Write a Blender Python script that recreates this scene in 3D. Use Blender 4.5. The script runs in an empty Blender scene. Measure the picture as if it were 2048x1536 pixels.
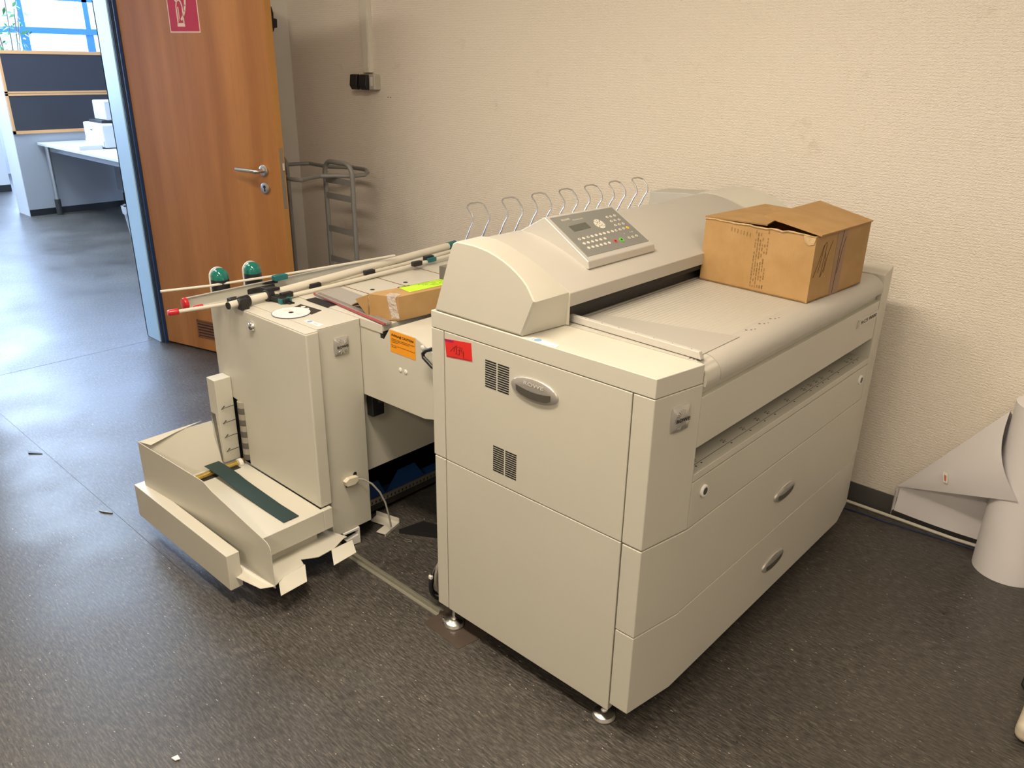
import bpy, bmesh, math, random
from mathutils import Vector, Matrix
random.seed(7)
SC = bpy.context.scene
COL = SC.collection
# ------------------------------------------------------------------ camera
cam_d = bpy.data.cameras.new('camera'); cam = bpy.data.objects.new('camera', cam_d); COL.objects.link(cam)
CAM = Vector((1.4683, -1.3031, 1.5643))
FPX = 1581.43
YAW, PIT, ROL = 2.3077, -0.3872, 0.0167
_f = Vector((math.cos(YAW)*math.cos(PIT), math.sin(YAW)*math.cos(PIT), math.sin(PIT)))
_r = Vector((math.sin(YAW), -math.cos(YAW), 0)); _u = _r.cross(_f)
_R = _r*math.cos(ROL)+_u*math.sin(ROL); _U = -_r*math.sin(ROL)+_u*math.cos(ROL)
cam.matrix_world = Matrix(((_R.x,_U.x,-_f.x,CAM.x),(_R.y,_U.y,-_f.y,CAM.y),(_R.z,_U.z,-_f.z,CAM.z),(0,0,0,1)))
cam_d.sensor_width = 36; cam_d.lens = FPX/2048*36; cam_d.clip_start = .05; cam_d.clip_end = 200
SC.camera = cam
# ------------------------------------------------------------------ world, exposure, lights
SC.view_settings.view_transform = 'Standard'; SC.view_settings.look = 'None'
SC.view_settings.gamma = 1; SC.view_settings.use_curve_mapping = False
SC.view_settings.exposure = 0.0
W = bpy.data.worlds.new('world'); SC.world = W; W.use_nodes = True
W.node_tree.nodes['Background'].inputs[0].default_value = (.80, .90, 1, 1)
W.node_tree.nodes['Background'].inputs[1].default_value = 1.6
def area(name, loc, rot, sx, sy, power, color, spread=180):
    l = bpy.data.lights.new(name, 'AREA'); l.shape = 'RECTANGLE'; l.size = sx; l.size_y = sy
    l.energy = power; l.color = color; l.spread = math.radians(spread)
    o = bpy.data.objects.new(name, l); COL.objects.link(o); o.location = loc; o.rotation_euler = rot
    return o
WARM = (1.0, .855, .665)
area('ceiling_or_fill_lamp', (.20, -.70, 2.74), (0, 0, 0), 1.2, .3, 64, WARM)
area('ceiling_or_fill_lamp', (1.2, -2.8, 2.74), (0, 0, 0), 1.2, .3, 56, WARM)  # fill lamp added further back to lift the side faces and wall
area('ceiling_or_fill_lamp', (2.2, -.40, 2.74), (0, 0, 0), 1.2, .3, 20, WARM)  # unseen lamp added to brighten the right wall and copier front
area('ceiling_or_fill_lamp', (-2.1, -.7, 2.74), (0, 0, 0), 1.2, .3, 26, (1, .88, .72))
area('daylight_through_window', (-11.9, 1.5, 2.1), (0, math.radians(-90), 0), 2.4, 9.0, 2500, (.56, .71, 1.0))
area('office_ceiling_lamp', (-7.0, 0.5, 3.2), (0, 0, 0), 3, 1.2, 260, (.68, .84, 1.0))
# ------------------------------------------------------------------ materials
def lin(r, g, b):
    f = lambda c: ((c/255+.055)/1.055)**2.4 if c/255 > .04045 else c/255/12.92
    return (f(r), f(g), f(b), 1)
MATS = {}
def mat(name, col, rough=.5, metal=0, bump=None, vary=None, spec=.5, trans=0, alpha=1, emit=None, aniso=None, coat=0):
    """bump=(scale,strength,dist), vary=(scale,amount)"""
    if name in MATS: return MATS[name]
    m = bpy.data.materials.new(name); m.use_nodes = True; nt = m.node_tree; b = nt.nodes['Principled BSDF']
    b.inputs['Base Color'].default_value = col; b.inputs['Roughness'].default_value = rough
    b.inputs['Metallic'].default_value = metal; b.inputs['Specular IOR Level'].default_value = spec
    b.inputs['Transmission Weight'].default_value = trans; b.inputs['Alpha'].default_value = alpha
    b.inputs['Coat Weight'].default_value = coat
    if emit: b.inputs['Emission Color'].default_value = emit[0]; b.inputs['Emission Strength'].default_value = emit[1]
    g = nt.nodes.new('ShaderNodeTexCoord')
    if vary:
        n = nt.nodes.new('ShaderNodeTexNoise'); n.inputs['Scale'].default_value = vary[0]; n.inputs['Detail'].default_value = 4
        nt.links.new(g.outputs['Object'], n.inputs['Vector'])
        r = nt.nodes.new('ShaderNodeValToRGB'); c = col
        k = vary[1]
        r.color_ramp.elements[0].position = .3; r.color_ramp.elements[1].position = .7
        r.color_ramp.elements[0].color = (c[0]*(1-k), c[1]*(1-k), c[2]*(1-k), 1)
        r.color_ramp.elements[1].color = (min(1, c[0]*(1+k)), min(1, c[1]*(1+k)), min(1, c[2]*(1+k)), 1)
        nt.links.new(n.outputs['Fac'], r.inputs[0]); nt.links.new(r.outputs[0], b.inputs['Base Color'])
    if bump:
        n = nt.nodes.new('ShaderNodeTexNoise'); n.inputs['Scale'].default_value = bump[0]; n.inputs['Detail'].default_value = 3
        nt.links.new(g.outputs['Object'], n.inputs['Vector'])
        bp = nt.nodes.new('ShaderNodeBump'); bp.inputs['Strength'].default_value = bump[1]; bp.inputs['Distance'].default_value = bump[2]
        nt.links.new(n.outputs['Fac'], bp.inputs['Height']); nt.links.new(bp.outputs[0], b.inputs['Normal'])
    MATS[name] = m; return m
def nodes(m): return m.node_tree, m.node_tree.nodes['Principled BSDF']

PUTTY = mat('putty_enamel', (.56, .54, .465, 1), .42, vary=(3, .02), bump=(900, .04, .001))
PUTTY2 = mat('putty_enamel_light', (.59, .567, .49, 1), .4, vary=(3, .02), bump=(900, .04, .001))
HOODM = mat('metallic_grey_paint', (.47, .445, .40, 1), .45, .0, bump=(1400, .08, .001))
SILVER = mat('silver_plastic', (.50, .48, .45, 1), .33, .55)
CHROME = mat('chrome', (.80, .80, .80, 1), .15, 1)
STEEL = mat('brushed_steel', (.58, .57, .54, 1), .32, 1)
BLACK = mat('black_plastic', (.012, .012, .013, 1), .45)
DARK = mat('dark_interior', (.02, .019, .017, 1), .7)
RUBBER = mat('dark_rubber', (.03, .03, .03, 1), .8)
TEAL = mat('teal_plastic', (.004, .15, .12, 1), .12, coat=.5)
TEAL2 = mat('teal_clip_plastic', (.01, .13, .14, 1), .35)
REDP = mat('red_plastic', (.50, .012, .02, 1), .3)
WHITEP = mat('white_plastic', (.75, .74, .70, 1), .4)
PAPER = mat('white_paper', (.78, .75, .76, 1), .7, vary=(4, .03), bump=(6, .15, .01))
BRASS = mat('brass_yellow_roller', (.62, .45, .13, 1), .3, .8)
BELT = mat('dark_green_belt', (.012, .035, .035, 1), .6)
PRINTK = mat('black_print', (.01, .01, .01, 1), .6)
KEYM = mat('key_cream', (.66, .63, .55, 1), .5)
PANELG = mat('panel_grey_film', (.21, .21, .195, 1), .45)
LCD = mat('lcd_grey', (.095, .10, .085, 1), .25)
GREENK = mat('green_key', (.12, .62, .05, 1), .5)
REDK = mat('red_key', (.70, .05, .05, 1), .5)
YELK = mat('yellow_key', (.85, .50, .05, 1), .5)
CAULK = mat('grey_enamel_tube', (.21, .205, .195, 1), .42, .1)
BLUEP = mat('pale_blue_frame_paint', (.45, .68, .85, 1), .4)
NAVY = mat('navy_frame_paint', (.012, .04, .12, 1), .35)
BLUEF = mat('blue_window_frame', (.08, .28, .75, 1), .4)
RED_ST = mat('red_sticker_paper', (.70, .02, .015, 1), .6)
ORANGE = mat('orange_label', (.85, .33, .01, 1), .5)
LIME = mat('lime_label', (.50, .80, .03, 1), .6)
GREYW = mat('light_grey_laminate', (.34, .35, .37, 1), .5)
WHITEL = mat('white_laminate', (.56, .57, .58, 1), .4)
WOODTR = mat('beech_trim', (.62, .32, .13, 1), .5)
PINBRD = mat('dark_pinboard', (.035, .034, .040, 1), .35, spec=.35)
BLUEFILM = mat('blue_film', (.01, .06, .22, 1), .35)
GALV = mat('galvanised_rail', (.34, .33, .27, 1), .45, .7)
ALU = mat('anodised_channel', (.52, .51, .46, 1), .38, .2)
CREAMP = mat('cream_pole_paint', (.66, .62, .53, 1), .35)
BEIGE = mat('beige_device_plastic', (.62, .56, .44, 1), .5)

def wall_mat(name, col, sx, sz, bumpd):
    m = mat(name, col, .75); nt, b = nodes(m)
    g = nt.nodes.new('ShaderNodeNewGeometry'); mp = nt.nodes.new('ShaderNodeMapping'); mp.inputs['Scale'].default_value = (sx, sx, sz)
    nt.links.new(g.outputs['Position'], mp.inputs['Vector'])
    n = nt.nodes.new('ShaderNodeTexNoise'); n.inputs['Scale'].default_value = 1; n.inputs['Detail'].default_value = 2
    nt.links.new(mp.outputs[0], n.inputs['Vector'])
    w = nt.nodes.new('ShaderNodeTexWave'); w.wave_type = 'BANDS'; w.bands_direction = 'Z'; w.inputs['Scale'].default_value = 30
    w.inputs['Distortion'].default_value = 4; w.inputs['Detail Scale'].default_value = 3
    nt.links.new(g.outputs['Position'], w.inputs['Vector'])
    mx = nt.nodes.new('ShaderNodeMath'); mx.operation = 'ADD'
    nt.links.new(n.outputs['Fac'], mx.inputs[0])
    ms = nt.nodes.new('ShaderNodeMath'); ms.operation = 'MULTIPLY'; ms.inputs[1].default_value = .16
    nt.links.new(w.outputs['Fac'], ms.inputs[0]); nt.links.new(ms.outputs[0], mx.inputs[1])
    bp = nt.nodes.new('ShaderNodeBump'); bp.inputs['Strength'].default_value = .75; bp.inputs['Distance'].default_value = bumpd
    nt.links.new(mx.outputs[0], bp.inputs['Height']); nt.links.new(bp.outputs[0], b.inputs['Normal'])
    # scuffs
    n2 = nt.nodes.new('ShaderNodeTexNoise'); n2.inputs['Scale'].default_value = 5.5; n2.inputs['Detail'].default_value = 6; n2.inputs['Roughness'].default_value = .7
    nt.links.new(g.outputs['Position'], n2.inputs['Vector'])
    r = nt.nodes.new('ShaderNodeValToRGB'); r.color_ramp.elements[0].position = .62; r.color_ramp.elements[1].position = .80
    r.color_ramp.elements[0].color = col; r.color_ramp.elements[1].color = (col[0]*.80, col[1]*.77, col[2]*.73, 1)
    nt.links.new(n2.outputs['Fac'], r.inputs[0]); nt.links.new(r.outputs[0], b.inputs['Base Color'])
    return m
WALLM = wall_mat('woodchip_wallpaper', (.92, .845, .74, 1), 190, 400, .0065)
WALLP = mat('smooth_painted_wall', (.80, .76, .70, 1), .8, bump=(200, .1, .001))
CEILM = mat('white_ceiling', (.85, .83, .79, 1), .9)

def floor_mat():
    m = mat('linoleum_streaked', (.09, .08, .07, 1), .38); nt, b = nodes(m); L = nt.links.new
    g = nt.nodes.new('ShaderNodeNewGeometry')
    def noise(sx, sy, det, rough=.6):
        mp = nt.nodes.new('ShaderNodeMapping'); mp.inputs['Scale'].default_value = (sx, sy, 1); mp.inputs['Rotation'].default_value = (0, 0, math.radians(4))
        L(g.outputs['Position'], mp.inputs['Vector'])
        n = nt.nodes.new('ShaderNodeTexNoise'); n.inputs['Scale'].default_value = 1; n.inputs['Detail'].default_value = det; n.inputs['Roughness'].default_value = rough
        L(mp.outputs[0], n.inputs['Vector']); return n
    n = noise(32, 210, 5, .75)
    r = nt.nodes.new('ShaderNodeValToRGB'); e = r.color_ramp.elements
    e[0].position = .30; e[0].color = (.010, .009, .008, 1); e[1].position = .74; e[1].color = (.175, .158, .138, 1)
    k = e.new(.5); k.color = (.055, .0495, .044, 1)
    L(n.outputs['Fac'], r.inputs[0])
    n2 = noise(55, 160, 2)
    r2 = nt.nodes.new('ShaderNodeValToRGB'); r2.color_ramp.elements[0].position = .70; r2.color_ramp.elements[1].position = .735
    L(n2.outputs['Fac'], r2.inputs[0])
    mx = nt.nodes.new('ShaderNodeMixRGB'); mx.inputs[2].default_value = (.45, .42, .37, 1)
    L(r2.outputs[0], mx.inputs[0]); L(r.outputs[0], mx.inputs[1])
    n3 = noise(2.2, 2.2, 4)
    r3 = nt.nodes.new('ShaderNodeValToRGB'); r3.color_ramp.elements[0].color = (.80, .79, .78, 1); r3.color_ramp.elements[1].color = (1.2, 1.2, 1.2, 1)
    r3.color_ramp.elements[0].position = .3; r3.color_ramp.elements[1].position = .7
    L(n3.outputs['Fac'], r3.inputs[0])
    m2 = nt.nodes.new('ShaderNodeMixRGB'); m2.blend_type = 'MULTIPLY'; m2.inputs[0].default_value = 1
    L(mx.outputs[0], m2.inputs[1]); L(r3.outputs[0], m2.inputs[2])
    # dark spots
    n4 = noise(38, 38, 2)
    r4 = nt.nodes.new('ShaderNodeValToRGB'); r4.color_ramp.elements[0].position = .24; r4.color_ramp.elements[1].position = .28
    r4.color_ramp.elements[0].color = (.25, .25, .25, 1); r4.color_ramp.elements[1].color = (1, 1, 1, 1)
    L(n4.outputs['Fac'], r4.inputs[0])
    m3 = nt.nodes.new('ShaderNodeMixRGB'); m3.blend_type = 'MULTIPLY'; m3.inputs[0].default_value = 1
    L(m2.outputs[0], m3.inputs[1]); L(r4.outputs[0], m3.inputs[2]); L(m3.outputs[0], b.inputs['Base Color'])
    rr = nt.nodes.new('ShaderNodeMapRange'); rr.inputs[1].default_value = .3; rr.inputs[2].default_value = .7; rr.inputs[3].default_value = .34; rr.inputs[4].default_value = .50
    L(n3.outputs['Fac'], rr.inputs[0]); L(rr.outputs[0], b.inputs['Roughness'])
    bp = nt.nodes.new('ShaderNodeBump'); bp.inputs['Strength'].default_value = .25; bp.inputs['Distance'].default_value = .001
    L(n.outputs['Fac'], bp.inputs['Height']); L(bp.outputs[0], b.inputs['Normal'])
    b.inputs['Specular IOR Level'].default_value = .6
    return m
FLOORM = floor_mat()

def wood_mat():
    m = mat('beech_veneer', (.40, .17, .04, 1), .36); nt, b = nodes(m); L = nt.links.new
    g = nt.nodes.new('ShaderNodeNewGeometry'); mp = nt.nodes.new('ShaderNodeMapping'); mp.inputs['Scale'].default_value = (9, 9, .7)
    L(g.outputs['Position'], mp.inputs['Vector'])
    n = nt.nodes.new('ShaderNodeTexNoise'); n.inputs['Scale'].default_value = 1; n.inputs['Detail'].default_value = 5
    L(mp.outputs[0], n.inputs['Vector'])
    r = nt.nodes.new('ShaderNodeValToRGB'); e = r.color_ramp.elements
    e[0].position = .32; e[0].color = (.33, .125, .022, 1); e[1].position = .68; e[1].color = (.46, .195, .045, 1)
    L(n.outputs['Fac'], r.inputs[0])
    mp2 = nt.nodes.new('ShaderNodeMapping'); mp2.inputs['Scale'].default_value = (260, 260, 14); L(g.outputs['Position'], mp2.inputs['Vector'])
    n2 = nt.nodes.new('ShaderNodeTexNoise'); n2.inputs['Scale'].default_value = 1; n2.inputs['Detail'].default_value = 2; L(mp2.outputs[0], n2.inputs['Vector'])
    r2 = nt.nodes.new('ShaderNodeValToRGB'); r2.color_ramp.elements[0].color = (.86, .84, .80, 1); r2.color_ramp.elements[1].color = (1.08, 1.08, 1.08, 1)
    L(n2.outputs['Fac'], r2.inputs[0])
    mx = nt.nodes.new('ShaderNodeMixRGB'); mx.blend_type = 'MULTIPLY'; mx.inputs[0].default_value = 1
    L(r.outputs[0], mx.inputs[1]); L(r2.outputs[0], mx.inputs[2]); L(mx.outputs[0], b.inputs['Base Color'])
    return m
WOOD = wood_mat()

def ribbed_mat():
    m = mat('ribbed_grey_table', (.50, .475, .42, 1), .42); nt, b = nodes(m); L = nt.links.new
    g = nt.nodes.new('ShaderNodeNewGeometry')
    w = nt.nodes.new('ShaderNodeTexWave'); w.wave_type = 'BANDS'; w.bands_direction = 'X'; w.inputs['Scale'].default_value = 26
    w.inputs['Distortion'].default_value = .6; w.inputs['Detail Scale'].default_value = 1.5
    L(g.outputs['Position'], w.inputs['Vector'])
    bp = nt.nodes.new('ShaderNodeBump'); bp.inputs['Strength'].default_value = .28; bp.inputs['Distance'].default_value = .004
    L(w.outputs['Fac'], bp.inputs['Height']); L(bp.outputs[0], b.inputs['Normal'])
    return m
RIB = ribbed_mat()

def carton_mat():
    m = mat('corrugated_cardboard', (.42, .25, .09, 1), .8); nt, b = nodes(m); L = nt.links.new
    g = nt.nodes.new('ShaderNodeTexCoord')
    n = nt.nodes.new('ShaderNodeTexNoise'); n.inputs['Scale'].default_value = 14; n.inputs['Detail'].default_value = 6
    L(g.outputs['Object'], n.inputs['Vector'])
    r = nt.nodes.new('ShaderNodeValToRGB'); e = r.color_ramp.elements
    e[0].position = .3; e[0].color = (.385, .225, .082, 1); e[1].position = .7; e[1].color = (.46, .28, .115, 1)
    L(n.outputs['Fac'], r.inputs[0]); L(r.outputs[0], b.inputs['Base Color'])
    w = nt.nodes.new('ShaderNodeTexWave'); w.bands_direction = 'X'; w.inputs['Scale'].default_value = 60; w.inputs['Distortion'].default_value = .4
    L(g.outputs['Object'], w.inputs['Vector'])
    bp = nt.nodes.new('ShaderNodeBump'); bp.inputs['Strength'].default_value = .08; bp.inputs['Distance'].default_value = .002
    L(w.outputs['Fac'], bp.inputs['Height']); L(bp.outputs[0], b.inputs['Normal'])
    return m
CARTON = carton_mat()
CARTONE = mat('cardboard_worn_edge', (.50, .34, .17, 1), .9, vary=(60, .3))
TAPE = mat('brown_packing_tape', (.30, .175, .10, 1), .5)
FADED = mat('faded_print', (.25, .15, .058, 1), .8, vary=(90, .4))
def clear_mat():
    m = mat('clear_wrinkled_tape', (.85, .85, .86, 1), .14, bump=(70, 1.0, .01)); nt, b = nodes(m)
    b.inputs['Alpha'].default_value = .45; b.inputs['Specular IOR Level'].default_value = 1.0
    return m
CLEAR = clear_mat()
def pane_mat():
    m = mat('window_glass', (1, 1, 1, 1), .05); nt, b = nodes(m)
    tr = nt.nodes.new('ShaderNodeBsdfTransparent'); tr.inputs[0].default_value = (.93, .97, 1, 1)
    gl = nt.nodes.new('ShaderNodeBsdfGlossy'); gl.inputs['Roughness'].default_value = .02
    mx = nt.nodes.new('ShaderNodeMixShader'); mx.inputs[0].default_value = .06
    nt.links.new(tr.outputs[0], mx.inputs[1]); nt.links.new(gl.outputs[0], mx.inputs[2]); nt.links.new(mx.outputs[0], nt.nodes['Material Output'].inputs[0])
    return m
GLASS = pane_mat()
LEAFM = mat('green_leaf', (.06, .22, .05, 1), .5)
SMOKE = mat('smoked_acrylic', (.30, .26, .24, 1), .2, spec=.8); nodes(SMOKE)[1].inputs['Alpha'].default_value = .72

# ------------------------------------------------------------------ mesh helpers
class MB:
    def __init__(s): s.v = []; s.f = []
    def add(s, vs, fs):
        o = len(s.v); s.v += [Vector(v) for v in vs]; s.f += [tuple(o+i for i in f) for f in fs]; return s
    def box(s, x0, x1, y0, y1, z0, z1):
        return s.add([(x0,y0,z0),(x1,y0,z0),(x1,y1,z0),(x0,y1,z0),(x0,y0,z1),(x1,y0,z1),(x1,y1,z1),(x0,y1,z1)],
                     [(0,3,2,1),(4,5,6,7),(0,1,5,4),(1,2,6,5),(2,3,7,6),(3,0,4,7)])
    def loft(s, A, B, cap=True):
        n = len(A); fs = [(i,(i+1)%n,n+(i+1)%n,n+i) for i in range(n)]
        if cap: fs += [tuple(range(n))[::-1], tuple(range(n,2*n))]
        return s.add(list(A)+list(B), fs)
    def prismz(s, poly, z0, z1): return s.loft([(x,y,z0) for x,y in poly], [(x,y,z1) for x,y in poly])
    def prismx(s, poly, x0, x1): return s.loft([(x0,y,z) for y,z in poly], [(x1,y,z) for y,z in poly])
    def prismy(s, poly, y0, y1): return s.loft([(x,y0,z) for x,z in poly], [(x,y1,z) for x,z in poly])
    def prism(s, pts, d): d = Vector(d); return s.loft([Vector(p) for p in pts], [Vector(p)+d for p in pts])
    def slab(s, quad, t):
        q = [Vector(p) for p in quad]; n = (q[1]-q[0]).cross(q[2]-q[0]).normalized()
        return s.loft([p-n*t/2 for p in q], [p+n*t/2 for p in q])
    def tube(s, pts, r, n=10, closed=False, cap=True):
        P = [Vector(p) for p in pts]; m = len(P); rs = r if isinstance(r, (list, tuple)) else [r]*m
        T = []
        for i in range(m):
            if closed: t = P[(i+1)%m]-P[i-1]
            else: t = (P[min(i+1,m-1)]-P[max(i-1,0)])
            T.append(t.normalized())
        up = Vector((0,0,1)) if abs(T[0].z) < .9 else Vector((1,0,0))
        nx = T[0].cross(up).normalized(); vs = []
        for i in range(m):
            nx = (nx-T[i]*nx.dot(T[i])).normalized(); ny = T[i].cross(nx)
            vs += [P[i]+(nx*math.cos(a)+ny*math.sin(a))*rs[i] for a in (2*math.pi*k/n for k in range(n))]
        fs = []
        for i in range(m if closed else m-1):
            j = (i+1)%m
            fs += [(i*n+k, i*n+(k+1)%n, j*n+(k+1)%n, j*n+k) for k in range(n)]
        if cap and not closed: fs += [tuple(range(n))[::-1], tuple(range((m-1)*n, m*n))]
        return s.add(vs, fs)
    def cyl(s, a, b, r, n=20): return s.tube([a, b], r, n)
    def lathe(s, c, axis, prof, n=24):
        """prof: list of (radius, height along axis)"""
        a = Vector(axis).normalized(); up = Vector((0,0,1)) if abs(a.z) < .9 else Vector((1,0,0))
        x = a.cross(up).normalized(); y = a.cross(x); c = Vector(c); vs = []; m = len(prof)
        for r, h in prof: vs += [c+a*h+(x*math.cos(t)+y*math.sin(t))*max(r,1e-5) for t in (2*math.pi*k/n for k in range(n))]
        fs = [(i*n+k, i*n+(k+1)%n, (i+1)*n+(k+1)%n, (i+1)*n+k) for i in range(m-1) for k in range(n)]
        fs += [tuple(range(n))[::-1], tuple(range((m-1)*n, m*n))]
        return s.add(vs, fs)
    def disc(s, c, nrm, r, t=.001, sx=1, n=24):
        return s.lathe(c, nrm, [(r, 0), (r, t)], n)
WL = {}
def finish(name, mb, m, parent=None, bevel=0, seg=2, angle=35, smooth=True):
    me = bpy.data.meshes.new(name)
    c = Vector((0,0,0))
    mn = Vector([min(v[i] for v in mb.v) for i in range(3)]); mx = Vector([max(v[i] for v in mb.v) for i in range(3)])
    c = Vector(((mn.x+mx.x)/2, (mn.y+mx.y)/2, mn.z))
    me.from_pydata([v-c for v in mb.v], [], mb.f); me.update()
    bm = bmesh.new(); bm.from_mesh(me); bmesh.ops.recalc_face_normals(bm, faces=bm.faces); bm.to_mesh(me); bm.free()
    me.materials.append(m)
    if smooth:
        me.polygons.foreach_set('use_smooth', [True]*len(me.polygons)); me.set_sharp_from_angle(angle=math.radians(angle))
    o = bpy.data.objects.new(name, me); COL.objects.link(o)
    if parent is not None: o.parent = parent; o.location = c-WL[parent.name]
    else: o.location = c
    WL[o.name] = c
    if bevel:
        b = o.modifiers.new('bevel', 'BEVEL'); b.width = bevel; b.segments = seg; b.limit_method = 'ANGLE'; b.angle_limit = math.radians(30)
        b.harden_normals = True
    return o
def struct(name, mb, m, parent=None, **k):
    o = finish(name, mb, m, parent, **k)
    if parent is None: o['kind'] = 'structure'
    return o
def tag(o, label, cat, group=None):
    o['label'] = label; o['category'] = cat
    if group: o['group'] = group
    return o
def thing(name, label, cat, loc, group=None):
    o = bpy.data.objects.new(name, None); COL.objects.link(o); o.location = loc; WL[o.name] = Vector(loc)
    o.empty_display_size = .05
    return tag(o, label, cat, group)
def textmesh(s, origin, xdir, ydir, h, width=None, spacing=1.0, ext=.0003, align='LEFT', bold=.022):
    """flat lettering: origin = left baseline, xdir/ydir unit vectors, h = cap height, width = total width"""
    cu = bpy.data.curves.new('t', 'FONT'); cu.body = s; cu.size = 1; cu.space_character = spacing; cu.resolution_u = 3; cu.offset = bold
    ob = bpy.data.objects.new('t', cu); COL.objects.link(ob)
    dg = bpy.context.evaluated_depsgraph_get(); me = bpy.data.meshes.new_from_object(ob.evaluated_get(dg))
    xs = [v.co.x for v in me.vertices]; ys = [v.co.y for v in me.vertices]
    x0, w = min(xs), max(xs)-min(xs); sy = h/.70; sx = (width/w) if width else sy
    X = Vector(xdir).normalized(); Y = Vector(ydir).normalized(); N = X.cross(Y); O = Vector(origin)
    mb = MB()
    if align == 'CENTER': O = O-X*(w*sx/2)
    mb.add([O+X*(v.co.x-x0)*sx+Y*v.co.y*sy+N*ext for v in me.vertices], [tuple(p.vertices) for p in me.polygons])
    bpy.data.objects.remove(ob); bpy.data.curves.remove(cu); bpy.data.meshes.remove(me)
    return mb
def text(name, s, origin, xdir, ydir, h, m, parent, **k):
    return finish(name, textmesh(s, origin, xdir, ydir, h, **k), m, parent, smooth=False)
def strokes(lines, O, X, Y, r=.0006):
    mb = MB(); O = Vector(O); X = Vector(X); Y = Vector(Y)
    for l in lines: mb.tube([O+X*a+Y*b for a, b in l], r, 5)
    return mb

# ================================================================== SETTING
XW, YW, ZC = -3.008, 1.5963, 2.9          # door wall, long wall, ceiling
H0, H1 = -.39, .589                        # doorway in y
struct('floor', MB().box(-13, 3.6, -6.5, 7, -.06, 0), FLOORM, smooth=False)
struct('ceiling', MB().box(-3.16, 3.6, -4.2, 1.75, ZC, ZC+.1), CEILM, smooth=False)
struct('wall_right', MB().box(-3.16, 3.6, YW, YW+.15, 0, ZC), WALLM, smooth=False)
w = MB().box(-3.158, XW, H1, YW, 0, ZC).box(-3.158, XW, -4.2, H0, 0, ZC).box(-3.158, XW, H0, H1, 2.12, ZC)
struct('wall_left', w, WALLP, smooth=False)
struct('wall_back', MB().box(-3.16, 3.6, -4.3, -4.2, 0, ZC), WALLP, smooth=False)
struct('wall_front', MB().box(3.6, 3.7, -4.3, 1.75, 0, ZC), WALLP, smooth=False)
# baseboard with coved top
bb = MB().prismx([(YW-.012, .0), (YW, .0), (YW, .074), (YW-.004, .074), (YW-.010, .055), (YW-.012, .012)], -3.0, 3.6)
struct('baseboard_right', bb, mat('dark_grey_skirting', (.075, .072, .068, 1), .4), angle=25)
# office shell
struct('ceiling_office', MB().box(-13, -3.16, -6.5, 7, 3.3, 3.4), CEILM, smooth=False)
ow = MB().box(-13, -3.16, 6.9, 7, 0, 3.3).box(-13, -3.16, -6.5, -6.4, 0, 3.3).box(-3.17, -3.158, -6.5, -4.2, 0, 3.3).box(-3.17, -3.158, 1.7, 7, 0, 3.3).box(-3.17, -3.0, -4.2, 1.7, 2.9, 3.3)
struct('wall_office', ow, mat('office_wall_white', (.7, .72, .75, 1), .8), smooth=False)
# office window wall at x = -11.5: glazing from 1.0 to 3.2
XG = -11.5
struct('wall_under_windows', MB().box(XG-.1, XG+.1, -6.4, 6.9, 0, .95), mat('office_wall_white', (.7, .72, .75, 1), .8), smooth=False)
fr = MB().box(XG-.05, XG+.05, -6.4, 6.9, .95, 1.05).box(XG-.05, XG+.05, -6.4, 6.9, 2.25, 2.40).box(XG-.05, XG+.05, -6.4, 6.9, 3.2, 3.3).box(XG-.06, XG+.06, -6.4, 6.9, 1.82, 1.90)
for i in range(-10, 5):
    y = 2.885+i*.86
    fr.box(XG-.05, XG+.05, y-.055, y+.055, .95, 1.85).box(XG-.05, XG+.05, y-.035, y+.035, 1.85, 3.2)
struct('window_1', fr, BLUEF, smooth=False)
pane = finish('window_pane', MB().box(XG-.004, XG+.004, -6.4, 6.9, 1.05, 3.2), GLASS, bpy.data.objects['window_1'], smooth=False)
# floor seams
seam = mat('dark_floor_seam', (.03, .03, .03, 1), .7)
s = MB().box(-3.10, -3.0975, H0, .57, 0, .0004).box(-3.0, .4, -.4222, -.4212, 0, .0004)
struct('trim_1', s, seam, smooth=False)

# ---------------- door frame (steel jamb) and the door leaf
D1 = bpy.data.objects.new('door_1', None); COL.objects.link(D1); D1.location = (-2.985, .589, 0); WL['door_1'] = Vector((-2.985, .589, 0)); D1['kind'] = 'structure'
fm = MB().box(-3.20, -3.03, .560, .600, 0, 2.12).box(-3.20, -3.185, .56, .66, 0, 2.18).box(-3.20, -3.03, H0-.01, H0+.03, 0, 2.12).box(-3.20, -3.03, H0, H1, 2.09, 2.13)
finish('door_frame', fm, BLUEP, D1, bevel=.002)
finish('frame_rebate', MB().box(-3.03, -3.012, .566, .600, 0, 2.12).box(-3.002, -2.985, .574, .640, 0, 2.18), NAVY, D1, bevel=.002)
finish('rubber_seal', MB().box(-3.0125, -3.0015, .570, .60, 0, 2.11), RUBBER, D1)
hx, hy, lx, ly = -2.9857, .5886, -2.0279, .8425
dv = Vector((lx-hx, ly-hy, 0)).normalized(); nv = Vector((dv.y, -dv.x, 0))   # nv points to the camera side
def dp(a, z, n=0): p = Vector((hx, hy, 0))+dv*a+nv*n; return Vector((p.x, p.y, z))
LW = .991
def dbox(mb, a0, a1, z0, z1, n0, n1):
    return mb.loft([dp(a0,z0,n0), dp(a1,z0,n0), dp(a1,z1,n0), dp(a0,z1,n0)], [dp(a0,z0,n1), dp(a1,z0,n1), dp(a1,z1,n1), dp(a0,z1,n1)])
leaf = finish('door_leaf', dbox(MB(), .004, LW, .012, 2.08, -.042, 0), WOOD, D1, bevel=.0015)
finish('edge_band', dbox(MB(), LW, LW+.001, .012, 2.08, -.041, -.001), mat('beech_edge_band', (.50, .235, .06, 1), .4), D1, smooth=False)
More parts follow.
